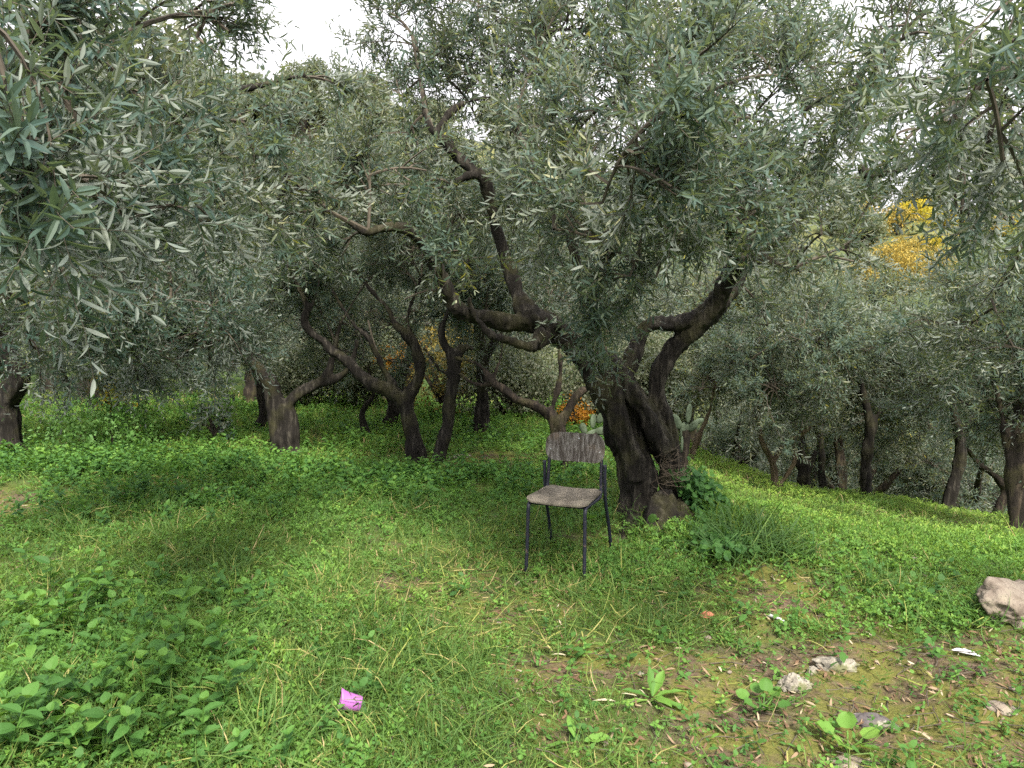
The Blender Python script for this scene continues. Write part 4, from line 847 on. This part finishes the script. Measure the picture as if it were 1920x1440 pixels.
# individual leafy weeds at the lower left
def solo(tpl, name, v, mat='herb', tone=.35):
    me = Bag(); me.stamp(tpl, np.zeros((1, 3)), np.eye(3)[None], np.array([1.]), np.array([tone]), np.array([v])); return me.mesh(name)
WM = []
for v in range(8):
    me = solo(HB, 'leafy_weed', v, tone=.28 + .04 * v); me.materials.append(M['herb']); WM.append(me)
wl_ = [(random.uniform(-30, 430), random.uniform(1090, 1430), random.uniform(.16, .27)) for _ in range(34)] + [(300, 1290, .30), (130, 1180, .25), (210, 1330, .22), (60, 1400, .30), (330, 1220, .27), (20, 1330, .25), (100, 1110, .26), (250, 1270, .2), (160, 1240, .2), (400, 1130, .17), (450, 1150, .2), (470, 1240, .17), (60, 1250, .24), (180, 1420, .24), (600, 1230, .13), (540, 1430, .15), (610, 1390, .14), (90, 1210, .18), (350, 1370, .18), (280, 1180, .2), (240, 1120, .19), (30, 1160, .22), (150, 1130, .2), (210, 1190, .22), (10, 1440, .28), (120, 1330, .2), (300, 1400, .2), (420, 1310, .16), (390, 1240, .2), (630, 1350, .11), (50, 1070, .2), (190, 1090, .18), (1180, 1130, .12), (500, 1340, .14), (460, 1430, .16)]
for i, (px, py, h) in enumerate(wl_):
    c = gp(px, py + 12); o = bpy.data.objects.new('leafy_weed', WM[i % 8]); COL.objects.link(o); h *= .98; o.location = c; o.rotation_euler = (random.uniform(-.2, .2), random.uniform(-.2, .2), random.uniform(0, 6)); o.scale = (h * 1.05, h * 1.05, h)
    tag(o, ('tall' if h > .25 else 'mid-height' if h > .18 else 'small') + ' soft green weed with paired pointed leaves, ' + ('in the thick lower-left patch' if px < 420 else 'fringing the thick lower-left patch' if px < 560 else 'near the pink cup' if px < 700 else 'in front of the chair'), 'weed', 'leafy weeds in the foreground')

# ------------------------------------------------------------ broad-leaf dock plant, arum leaves
def big_leaf(L, Wd, wav, droop, rg, lobe=False, tone=.6):
    rows = 9; V = []; q = []
    for i in range(rows):
        t = i / (rows - 1); h = (math.sin(math.pi * min(1, t * .93 + .05)) ** .8) * (.6 + .5 * t) if not lobe else math.sin(math.pi * (t * .86 + .13)) ** .6
        h *= 1 + wav * math.sin(i * 2.1 + rg.uniform(0, 3)); h = max(h, .03)
        for s_ in (-1, -.5, 0, .5, 1): V.append((s_ * h * Wd / 2, t * L, -droop * L * t * t + .14 * Wd * abs(s_) + wav * Wd * .3 * math.sin(i * 1.7 + s_ * 3) * abs(s_)))
    for i in range(rows - 1):
        for j in range(4): q.append((i * 5 + j, i * 5 + j + 1, i * 5 + j + 6, i * 5 + j + 5))
    return np.array(V), np.array(q)
def leaf_plant(name, label, px, py, specs, mat, stalk=.3):
    c = gp(px, py); root = empty(name, c); tag(root, label, 'plant'); rg = np.random.default_rng(int(px)); st = Bag(); ns = 0
    for (az, el, L, Wd, wav, dr, tone) in specs:
        V, q = big_leaf(L, Wd, wav, dr, rg, lobe=stalk > .5); a = R(az); e = R(el)
        l = np.array([math.sin(a) * math.cos(e), math.cos(a) * math.cos(e), math.sin(e)]); nr = norm(np.array([0, 0, 1.]) - l * l[2] + rg.normal(0, .2, 3)); nr = norm(nr - l * nr.dot(l)); x = np.cross(l, nr)
        b0 = l * stalk * L + np.array([0, 0, .01]); W = b0 + V[:, :1] * x + V[:, 1:2] * l + V[:, 2:3] * nr
        link('leaf', mesh_np('leaf', W, [q], np.full(len(q), tone), smooth=True), mat, root)
        t = np.linspace(0, 1, 4)[:, None]; st.tubes((b0 * t + np.array([0, 0, -.01]))[None], np.full((1, 4), .004), 5, tone, 0)
    link('stalks', st.mesh('stalks', True), mat, root); return root
leaf_plant('dock_plant', 'broad-leaved dock plant with wavy upright leaves on the bare foreground soil', 1222, 1318, [(5, 62, .12, .045, .16, .15, .5), (-75, 28, .11, .05, .2, .3, .45), (75, 24, .13, .06, .16, .35, .7), (110, 8, .13, .045, .15, .3, .55), (-100, 6, .13, .035, .15, .2, .8), (160, 40, .12, .05, .15, .5, .75), (40, 50, .12, .05, .1, .2, .7)], M['herb'], .15)
leaf_plant('dock_plant', 'small dock plant with two long drooping leaves at the bottom edge', 1080, 1400, [(-20, 50, .08, .035, .12, .3, .7), (80, 14, .10, .04, .15, .3, .75), (-110, 15, .1, .05, .1, .3, .6)], M['herb'], .3)
leaf_plant('arum_plant', 'few round glossy leaves on thin stalks at the foot of the split trunk', 1220, 1000, [(180, 62, .09, .065, .0, .1, .35), (60, 30, .08, .05, .0, .2, .2), (-60, 40, .07, .05, .0, .2, .3)], M['herb'], 1.0)
leaf_plant('arum_plant', 'pair of heart-shaped leaves under the right side of the chair seat', 1110, 985, [(-170, 35, .11, .09, .0, .1, .3), (100, 45, .1, .08, .0, .2, .35), (20, 20, .09, .07, .0, .2, .25)], M['herb'], 1.0)
leaf_plant('mallow_plant', 'sprawling round-leaved mallow beside the pale stones', 1430, 1330, [(a, e, .055, .06, .05, .1, t) for a, e, t in [(0, 25, .5), (60, 30, .6), (120, 20, .4), (180, 30, .55), (240, 25, .45), (300, 20, .6), (30, 60, .5)]], M['herb'], 1.2)
leaf_plant('mallow_plant', 'round-leaved mallow in front of the dark flat stone', 1590, 1400, [(a, e, .07, .075, .05, .1, t) for a, e, t in [(20, 35, .7), (90, 25, .8), (150, 20, .6), (220, 25, .8), (290, 30, .7)]], M['herb'], .9)

# ivy on the right of the burl
iv = Bag(); iv_root_p = at(1310, 960, 5.55)
n = 1500; u = rng.random(n) ** .85; px_ = 1294 + 80 * u + rng.normal(0, 10 + 14 * u, n); py_ = 898 + 118 * u + rng.normal(0, 15, n)
pts = np.array([at(a, c_, min(5.52, 2060 / max(c_ - 580, 200)) + rng.normal(0, .05) - .04) for a, c_, d in zip(px_, py_, u)])
lv, lt2, lq2 = leaf_pts(1., .85, 0, .3)
IV = Tpl(np.array([lv, leaf_pts(1., .7, 0, .1)[0], leaf_pts(1., 1., 0, .5)[0]]), [np.array(lq2), np.array(lt2)], np.zeros(8), np.zeros(8, int))
dirn = norm(np.stack([rng.normal(.2, .6, n), rng.normal(-.5, .4, n), rng.normal(-.3, .5, n)], -1))
# leaf lies along local Y; face roughly outwards (towards -Y and up)
nrm_ = norm(np.stack([rng.normal(.2, .35, n), rng.normal(-.8, .3, n), rng.normal(.6, .35, n)], -1)); yv = norm(np.cross(nrm_, rng.normal(size=(n, 3)))); xv = np.cross(yv, nrm_)
iv.stamp(IV, pts, np.stack([xv, yv, nrm_], -1), rng.uniform(.03, .058, n), .16 + rng.normal(0, .14, n))
for j in range(16):
    t = np.linspace(0, 1, 7); a0 = rng.uniform(-20, 30); P = np.array([at(1275 + 90 * tt + a0 + 8 * math.sin(5 * tt + j), 880 + 155 * tt, min(5.52, 2180 / (300 + 155 * tt)) - .03) for tt in t]); iv.tubes(P[None], np.full((1, 7), .004), 4, .1, 0)
# a nest of dry stems caught in the fork
o = link('ivy_creeper', iv.mesh('ivy_creeper'), M['herb']); tag(o, 'dark green ivy climbing the broken burl at the right of the split trunk', 'ivy')
ns = Bag(); n = 45; a = rng.uniform(0, 6.28, n); c = at(1257, 875, 5.5)
P = np.zeros((n, 8, 3)); 
for i in range(n):
    t = np.linspace(0, 1, 8); r = rng.uniform(.05, .16); z0 = rng.uniform(-.12, .12); th = a[i] + t * rng.uniform(1., 3.)
    P[i] = np.stack([c.x + np.cos(th) * r * 1.0, c.y - .05 + np.sin(th) * r * .7, c.z + z0 + t * rng.normal(0, .1)], -1)
ns.tubes(P, np.full((n, 8), .0016), 3, .5, 0); o = link('stem_tangle', ns.mesh('stem_tangle'), M['twig_dark']); tag(o, 'tangle of dry thin stems wrapped round the foot of the right trunk strand', 'dry stems')

# prickly pears
def cactus(label, px, py, Y, pads):
    p = at(px, py, Y); root = empty('prickly_pear', (p.x, p.y, float(G(p.x, p.y)))); tag(root, label, 'cactus')
    cm = M.setdefault('cactus', plain('cactus_skin', (.075, .10, .065), .75, .15, .4, 14))
    k = p.z - root.location.z
    for (dx, dz, L, Wd, ang, yaw) in pads:
        n, m = 12, 16; V = [(0, 0, 0)]
        th = np.linspace(0, math.pi, n)[1:-1]; V = [(0, 0, -L / 2)]
        for t in th:
            for j in range(m):
                f = 2 * math.pi * j / m; e = math.sin(t) ** .8 * (.8 + .2 * (1 - math.cos(t)) / 2); V.append((Wd / 2 * e * math.cos(f), .018 * math.sin(t) * math.sin(f), -L / 2 * math.cos(t)))
        V.append((0, 0, L / 2)); V = np.array(V); q = []; t_ = []
        for i in range(len(th) - 1):
            for j in range(m): q.append((1 + i * m + j, 1 + i * m + (j + 1) % m, 1 + (i + 1) * m + (j + 1) % m, 1 + (i + 1) * m + j))
        for j in range(m): t_.append((0, 1 + (j + 1) % m, 1 + j)); e0 = 1 + (len(th) - 1) * m; t_.append((len(V) - 1, e0 + j, e0 + (j + 1) % m))
        Rm = np.array(Matrix.Rotation(R(yaw), 3, 'Z') @ Matrix.Rotation(R(ang), 3, 'Y')); W = V @ Rm.T + [dx, 0, k + dz]
        W = V * [.82, 1, .82] @ Rm.T + [dx * .85, 0, k + dz * .85]; link('pad', mesh_np('pad', W, [np.array(q), np.array(t_)], smooth=True), cm, root)
    st = Bag(); st.tubes(np.array([[(0, 0, -.1), (0, 0, k * .4), (.02, 0, k * .8), (0, 0, k)]]), np.array([[.06, .05, .045, .04]]), 8, .5, 0); link('stem', st.mesh('stem', True), M['bark_far'], root)
cactus('grey-green prickly pear pads right of the split olive trunk', 1283, 806, 7.6, [(0, 0, .2, .14, 10, 20), (-.10, .10, .2, .14, -35, -30), (.05, .2, .24, .15, 12, 50), (.1, .04, .17, .11, 45, -40), (.16, .1, .16, .08, 70, 10), (-.02, -.18, .24, .16, 0, 70), (-.13, -.1, .18, .12, -30, 0)])
cactus('grey prickly pear pads showing just above the right corner of the chair back', 1112, 812, 8.4, [(0, -.02, .22, .16, 80, 20), (-.13, .06, .16, .12, -20, -30), (.12, .03, .22, .13, 85, 0), (.0, .16, .2, .15, 10, 50), (.1, .2, .18, .13, 40, -30), (0, -.16, .2, .15, 0, 0)])

# ------------------------------------------------------------ stones and small things
def rock(name, label, px, py, dims, mat, seed, sub=5, amp=.22, rz=0., sink=.25, cat='stone', parts=None):
    import bmesh
    c = gp(px, py); bm = bmesh.new(); bmesh.ops.create_icosphere(bm, subdivisions=sub, radius=1.)
    for v in bm.verts:
        p = v.co.normalized(); q = p * 1.3 + Vector((seed * 3.1, seed, 0))
        d = 1 + amp * mnoise.noise(q) + amp * .5 * mnoise.noise(q * 2.3) + amp * .25 * mnoise.noise(q * 6) + amp * .10 * mnoise.noise(q * 17)
        p = p * d
        for k_ in range(5):   # planar facets
            nn = Vector((math.sin(seed * 2 + k_ * 2.4), math.cos(seed + k_ * 1.9), math.sin(k_ * 1.3 + seed))).normalized(); s_ = p.dot(nn) - .74
            if s_ > 0: p -= nn * s_ * .85
        v.co = Vector((p.x * dims[0] / 2, p.y * dims[1] / 2, p.z * dims[2] / 2))
    me = bpy.data.meshes.new(name); bm.to_mesh(me); bm.free()
    for f in me.polygons: f.use_smooth = True
    o = link(name, me, mat); o.location = (c.x, c.y, c.z + dims[2] * (.5 - sink)); o.rotation_euler = (0, 0, rz); tag(o, label, cat); return o
def stonemat(name, cols, moss=.0, sc=14):
    m, n, out = newmat(name); c = coord(n); a = noise_n(n, sc, 8, c, .7); col = ramp(n, cols, a).outputs[0]
    vo = n.nodes.new('ShaderNodeTexVoronoi'); vo.inputs['Scale'].default_value = sc * 5; n.links.new(c, vo.inputs['Vector'])
    col = mixrgb(n, col, (.06, .055, .05), ramp(n, [(.08, (.7, .7, .7)), (.25, (0, 0, 0))], vo.outputs['Distance']).outputs[0])
    if moss: col = mixrgb(n, col, (.06, .07, .015), ramp(n, [(.5, (0, 0, 0)), (.6, (moss, moss, moss))], noise_n(n, 9, 5, c)).outputs[0])
    p = n.nodes.new('ShaderNodeBsdfPrincipled'); p.inputs['Roughness'].default_value = .9; p.inputs['Specular IOR Level'].default_value = .15; n.links.new(col, p.inputs['Base Color'])
    bp = n.nodes.new('ShaderNodeBump'); bp.inputs['Strength'].default_value = .7; bp.inputs['Distance'].default_value = .008; n.links.new(noise_n(n, sc * 4, 8, c, .7), bp.inputs['Height']); n.links.new(bp.outputs[0], p.inputs['Normal']); n.links.new(p.outputs[0], out.inputs['Surface']); return m
SM = stonemat('limestone', [(.3, (.10, .075, .06)), (.5, (.19, .16, .13)), (.7, (.28, .245, .20))], .15, 9)
SW = stonemat('weathered_stone', [(.32, (.05, .05, .05)), (.46, (.16, .145, .12)), (.62, (.33, .305, .26))], .8, 16)
SD = stonemat('dark_stone', [(.3, (.035, .03, .035)), (.55, (.10, .09, .09)), (.66, (.5, .47, .42))], .4, 12)
rock('boulder', 'large pale pinkish boulder at the right edge, half in the clover', 1905, 1155, (.46, .34, .27), SM, 3, amp=.34, rz=.5, sink=.30, cat='boulder')
rock('field_stone', 'knobbly white and grey stone, lower left one of the two touching stones', 1488, 1290, (.15, .10, .09), SW, 5, amp=.5, rz=.2, sink=.38)
rock('field_stone', 'rough pale speckled stone, upper right one of the two touching stones', 1568, 1252, (.18, .09, .08), SW, 8, amp=.5, rz=-.2, sink=.40)
rock('field_stone', 'small white stone wedged between the two knobbly stones', 1523, 1262, (.07, .04, .045), SW, 9, amp=.3, rz=.6, sink=.3)
rock('flat_stone', 'flat dark stone with white patches sunk in the moss', 1640, 1358, (.19, .10, .06), SD, 12, amp=.3, rz=-.2, sink=.4)
rock('flat_stone', 'flat brown stone lying flush in the soil at the bottom edge', 1590, 1436, (.14, .10, .04), SM, 14, amp=.3, rz=.1, sink=.5)
rock('flat_stone', 'flat tan stone flush with the moss near the right edge', 1880, 1330, (.12, .10, .035), SM, 15, amp=.3, rz=.1, sink=.45)
rock('pale_stone', 'pale stone lying in the grass behind the slim olive trunk', 862, 860, (.24, .16, .07), SW, 16, amp=.3, sink=.2)
rock('small_stone', 'tiny white stone above the dock plant', 1203, 1268, (.03, .03, .025), SW, 17, sub=3, sink=.1)
rock('small_stone', 'small white stone at the edge of the clover, upper right', 1715, 1055, (.06, .04, .04), SW, 18, sub=3, sink=.1)
peb = []
for i in range(60):
    x, y = samp(1, 1.9, 5.5); x = float(x[0]); y = float(y[0])
    if bare(np.array([x]), np.array([y]))[0] > .3: peb.append((x, y))
pb_mesh = None
for i, (x, y) in enumerate(peb[:26]):
    if pb_mesh is None:
        o = rock('pebble', 'little stone on the bare foreground soil', 1400, 1300, (.03, .025, .018), SM, 20, sub=3, sink=.2, cat='pebble'); pb_mesh = o.data
    else: o = bpy.data.objects.new('pebble', pb_mesh); COL.objects.link(o)
    s_ = random.uniform(.5, 1.5); o.scale = (s_, s_ * random.uniform(.7, 1.2), s_); o.rotation_euler = (0, 0, random.uniform(0, 6)); o.location = (x, y, float(G(x, y)) + .006)
    tag(o, 'little stone on the bare foreground soil', 'pebble', 'pebbles on the foreground soil')
terr = plain('terracotta', (.33, .13, .08), .85, .2, .3, 40)
rock('tile_shard', 'broken orange terracotta shard on the dark soil right of the chair', 1326, 1158, (.075, .05, .045), terr, 25, sub=4, amp=.35, sink=.2, cat='shard')
rock('tile_shard', 'small flat orange tile chip left of the larger shard', 1288, 1156, (.04, .03, .012), terr, 26, sub=3, amp=.3, sink=.2, cat='shard')
# plastic stick, feather-like scrap, twigs
def stick(name, label, P, r, mat, cat, ns=8):
    pts = [gp(a, b_) for a, b_ in P]; C = catmull([(p.x, p.y, p.z + r + .012 + (q if len(P) else 0), r) for p, q in zip(pts, [0] * len(pts))], .02)
    b = Bag(); b.tubes(C[None, :, :3], C[None, :, 3] * np.linspace(1, .7, len(C))[None], ns, .5, 0); o = link(name, b.mesh(name, True), mat); tag(o, label, cat); return o
wp = plain('dirty_white', (.40, .40, .42), .5, .4, .15, 30)
stick('plastic_strip', 'thin white and dark strip of plastic lying in the grass below the bare patch', [(1440, 1160), (1460, 1167), (1478, 1177)], .009, wp, 'plastic strip')
stick('fallen_twig', 'long thin brown forked twig lying in the grass in the foreground', [(780, 1340), (850, 1337), (900, 1325), (940, 1300)], .004, M['twig'], 'twig')
stick('fallen_twig', 'short brown twig crossing the end of the forked one', [(930, 1298), (965, 1315), (985, 1328), (1000, 1338)], .0035, M['twig'], 'twig')
stick('fallen_twig', 'straight thin pale twig lying on the grass at the right', [(1770, 1115), (1800, 1098), (1840, 1072)], .003, M['twig'], 'twig')
stick('fallen_twig', 'thin reddish twig on the bare soil left of the pale stones', [(1330, 1250), (1370, 1247), (1395, 1252)], .003, M['twig_dark'], 'twig')
fv, ft_, fq_ = leaf_pts(.13, .035, 0, .15)
c = gp(1812, 1228); V = fv[:, [1, 0, 2]] * [1, 1, 1.]; V[:, 2] += .02
o = link('feather', mesh_np('feather', V - [.065, 0, 0], [np.array(fq_), np.array(ft_)], smooth=True), wp); o.location = c; o.rotation_euler = (.3, 0, -.3); tag(o, 'white ragged feather-like scrap on the moss at the right', 'feather')
# fallen dry pale leaves by the dock plant
dl = plain('dry_leaf', (.36, .32, .23), .7, .3, .15, 30)
for (px, py, rz, L, lb) in [(1155, 1328, 1.5, .10, 'pale dry leaf lying left of the dock plant'), (1195, 1318, 1.2, .07, 'short pale dry leaf against the dock plant'), (1062, 1240, 1.4, .07, 'pale curled dry leaf in the grass in front of the chair'), (1290 + 150, 1258, .6, .05, 'small pale dry leaf on soil left of the stones')]:
    V, ta, qa = leaf_pts(L, L * .24, 0, .12); o = link('dry_leaf', mesh_np('dry_leaf', V, [np.array(qa), np.array(ta)], smooth=True), dl); p = gp(px, py); o.location = (p.x, p.y, p.z + .03); o.rotation_euler = (.1, .15, rz); tag(o, lb, 'leaf')

# ------------------------------------------------------------ pink cup
c = gp(662, 1350); root = empty('cup', (c.x, c.y, c.z + .0)); tag(root, 'small pink plastic cup lying on its side in the grass', 'cup')
pk = plain('pink_plastic', (.27, .085, .29), .55, .4, .06, 30)
prof = [(0.0, .0), (.019, .0), (.0215, .002), (.0235, .020), (.0255, .040), (.027, .052), (.0315, .060), (.0305, .060), (.0262, .0525), (.0245, .040), (.0225, .020), (.0205, .004), (0, .003)]
m = 40; V = []; 
for (r_, z_) in prof:
    for j in range(m):
        a = 2 * math.pi * j / m; lip = (.006 * max(0, math.cos(a)) ** 6) if z_ > .05 else 0; V.append((r_ * math.cos(a) + lip * .7, r_ * math.sin(a), z_ + lip))
q = [(i * m + j, i * m + (j + 1) % m, (i + 1) * m + (j + 1) % m, (i + 1) * m + j) for i in range(len(prof) - 1) for j in range(m)]
cup = link('cup_body', mesh_np('cup_body', np.array(V) * 1.4, [np.array(q)], smooth=True), pk, root)
axis = Vector((-.93, -.16, .28)).normalized(); tip = Vector((.40, -.1, .88)); zx = (tip - axis * tip.dot(axis)).normalized(); yy = axis.cross(zx)
cup.matrix_local = Matrix((( zx.x, yy.x, axis.x, .034), (zx.y, yy.y, axis.y, 0), (zx.z, yy.z, axis.z, .068), (0, 0, 0, 1)))

# ------------------------------------------------------------ chair
def chair():
    fl = gp(985, 1074); fr = gp(1101, 1090)
    mid_ = (fl + fr) / 2; u = (fr - fl); ang = math.atan2(u.y, u.x)
    root = empty('chair', (mid_.x, mid_.y, mid_.z), ang); tag(root, 'old school chair with weathered grey plywood seat and back on dark blue tube legs', 'chair')
    W2 = .188   # half width of the frame
    fm_, n, out = newmat('chipped_navy_paint'); cc = coord(n); f = ramp(n, [(.60, (0, 0, 0)), (.68, (1, 1, 1))], noise_n(n, 34, 6, cc, .7)).outputs[0]
    col = mixrgb(n, (.010, .011, .024), (.10, .07, .055), f); p = n.nodes.new('ShaderNodeBsdfPrincipled'); p.inputs['Roughness'].default_value = .5; n.links.new(col, p.inputs['Base Color'])
    bp = n.nodes.new('ShaderNodeBump'); bp.inputs['Strength'].default_value = .4; bp.inputs['Distance'].default_value = .002; n.links.new(f, bp.inputs['Height']); n.links.new(bp.outputs[0], p.inputs['Normal']); n.links.new(p.outputs[0], out.inputs['Surface'])
    def wood(name, cols, sc, spots):
        m, n, out = newmat(name); c = coord(n, sc); a = noise_n(n, 9, 9, c, .75, .3); b_ = noise_n(n, 5, 4, coord(n, (1, 1, 1)), .6)
        col = ramp(n, cols, a).outputs[0]; col = mixrgb(n, col, spots, ramp(n, [(.55, (0, 0, 0)), (.72, (.7, .7, .7))], b_).outputs[0])
        p = n.nodes.new('ShaderNodeBsdfPrincipled'); p.inputs['Roughness'].default_value = .8; p.inputs['Specular IOR Level'].default_value = .2; n.links.new(col, p.inputs['Base Color'])
        bp = n.nodes.new('ShaderNodeBump'); bp.inputs['Strength'].default_value = .5; bp.inputs['Distance'].default_value = .002; n.links.new(a, bp.inputs['Height']); n.links.new(bp.outputs[0], p.inputs['Normal']); n.links.new(p.outputs[0], out.inputs['Surface']); return m
    wb = wood('weathered_backrest_ply', [(.34, (.03, .023, .018)), (.46, (.09, .075, .065)), (.55, (.20, .18, .165)), (.66, (.38, .36, .34))], (7, 7, .55), (.19, .13, .085))
    ws = wood('weathered_seat_ply', [(.3, (.075, .064, .05)), (.5, (.15, .132, .105)), (.7, (.29, .25, .195))], (1.0, .45, 1.0), (.20, .19, .14))
    def tube(name, pts, r=.0115, step=.012):
        C = catmull([(*p_, r) for p_ in pts], step); b = Bag(); ns = 14
        b.tubes(C[None, :, :3], C[None, :, 3], ns, .5, 0)
        # end discs
        k = len(C); V = np.concatenate(b.V); V = np.concatenate([V, C[:1, :3], C[-1:, :3]]); j = np.arange(ns); j2 = (j + 1) % ns
        t_ = np.concatenate([np.stack([np.full(ns, k * ns), j2, j], -1), np.stack([np.full(ns, k * ns + 1), (k - 1) * ns + j, (k - 1) * ns + j2], -1)])
        me = mesh_np(name, V, [b.F[0], t_], smooth=True); return link(name, me, fm_, root)
    SH = .475
    rb = .36      # rear end of the seat rail
    for s in (-1, 1):
        X = s * W2
        tube('front_leg', [(X * 1.04, -.025, -.02), (X * 1.02, -.012, .15), (X, 0, SH - .05), (X, .006, SH - .028), (X, .028, SH - .012)])
        tube('side_rail', [(X, .024, SH - .0125), (X, .12, SH - .018), (X, rb - .04, SH - .022), (X, rb - .012, SH - .012), (X, rb + .006, SH + .02), (X * .985, rb + .018, SH + .12), (X * .96, rb + .045, SH + .34)])
        xo = X + s * .0235
        tube('rear_leg', [(xo, rb + .012, SH + .19), (xo, rb + .016, SH + .06), (xo, rb + .035, SH - .06), (xo + s * .004, rb + .12, SH - .26), (xo + s * .008, rb + .205, -.03)])
    tube('cross_bar', [(-W2, .045, SH - .022), (W2, .045, SH - .022)], .009); tube('cross_bar', [(-W2, rb - .06, SH - .03), (W2, rb - .06, SH - .03)], .009)
    # plywood panels as rounded sheets
    def panel(name, hw, hh, rad, fn, th, mat, nx=40, ny=30):
        # superellipse-like rounded rect sampled on a grid squeezed to the outline
        V = []; 
        us = np.linspace(-1, 1, nx); vs = np.linspace(-1, 1, ny)
        def lim(v):   # half width at height v with corner radius
            d = abs(v) * hh - (hh - rad); return hw if d <= 0 else hw - rad + math.sqrt(max(rad * rad - d * d, 0))
        for sgn in (1, -1):
            for v in vs:
                for uu in us: V.append(fn(uu * lim(v), v * hh, sgn * th / 2))
        q = []; N_ = nx * ny
        for i in range(ny - 1):
            for j in range(nx - 1):
                a = i * nx + j; q.append((a, a + 1, a + nx + 1, a + nx)); q.append((N_ + a, N_ + a + nx, N_ + a + nx + 1, N_ + a + 1))
        ring = [j for j in range(nx)] + [i * nx + nx - 1 for i in range(1, ny)] + [(ny - 1) * nx + j for j in range(nx - 2, -1, -1)] + [i * nx for i in range(ny - 2, 0, -1)]
        for k in range(len(ring)): a = ring[k]; b_ = ring[(k + 1) % len(ring)]; q.append((a, N_ + a, N_ + b_, b_))
        me = mesh_np(name, np.array(V), [np.array(q)], smooth=True); o = link(name, me, mat, root)
        es = o.modifiers.new('e', 'EDGE_SPLIT'); es.split_angle = R(40); return o
    def seat_fn(x, y, t):
        yy = y + .185; z = SH + .004 + .03 * max(0, .2 - yy) - .020 * math.exp(-((yy - .25) / .10) ** 2) * (1 - (x / .2) ** 2) - .9 * max(0, .035 - yy) ** 1.3 + .020 * max(0, (yy - .33) / .05) ** 2 * .6 + .008 * (x / .2) ** 2
        return (x * (1 + .18 * (.185 - yy)), yy, z + t)
    st = panel('seat', .203, .195, .045, seat_fn, .010, ws)
    def back_fn(x, y, t):
        n_ = t; bow = .028 * (1 - (x / .2) ** 2); yy = rb + .042 + bow + .10 * (y) ; return (x, yy - .02 + n_ * 1.0, SH + .290 + y - n_ * .08)
    bk = panel('backrest', .206, .096, .075, back_fn, .010, wb)
    rv = plain('rivet_metal', (.55, .55, .55), .4, .5)
    for (x, y) in ((-.172, -.02), (.172, -.02), (.02, .06)):
        import bmesh
        bm = bmesh.new(); bmesh.ops.create_uvsphere(bm, u_segments=12, v_segments=8, radius=.0055); me = bpy.data.meshes.new('rivet'); bm.to_mesh(me); bm.free(); o = link('rivet', me, rv, bk); o.location = back_fn(x, y, -.006); o.scale = (1, .5, 1)
chair()
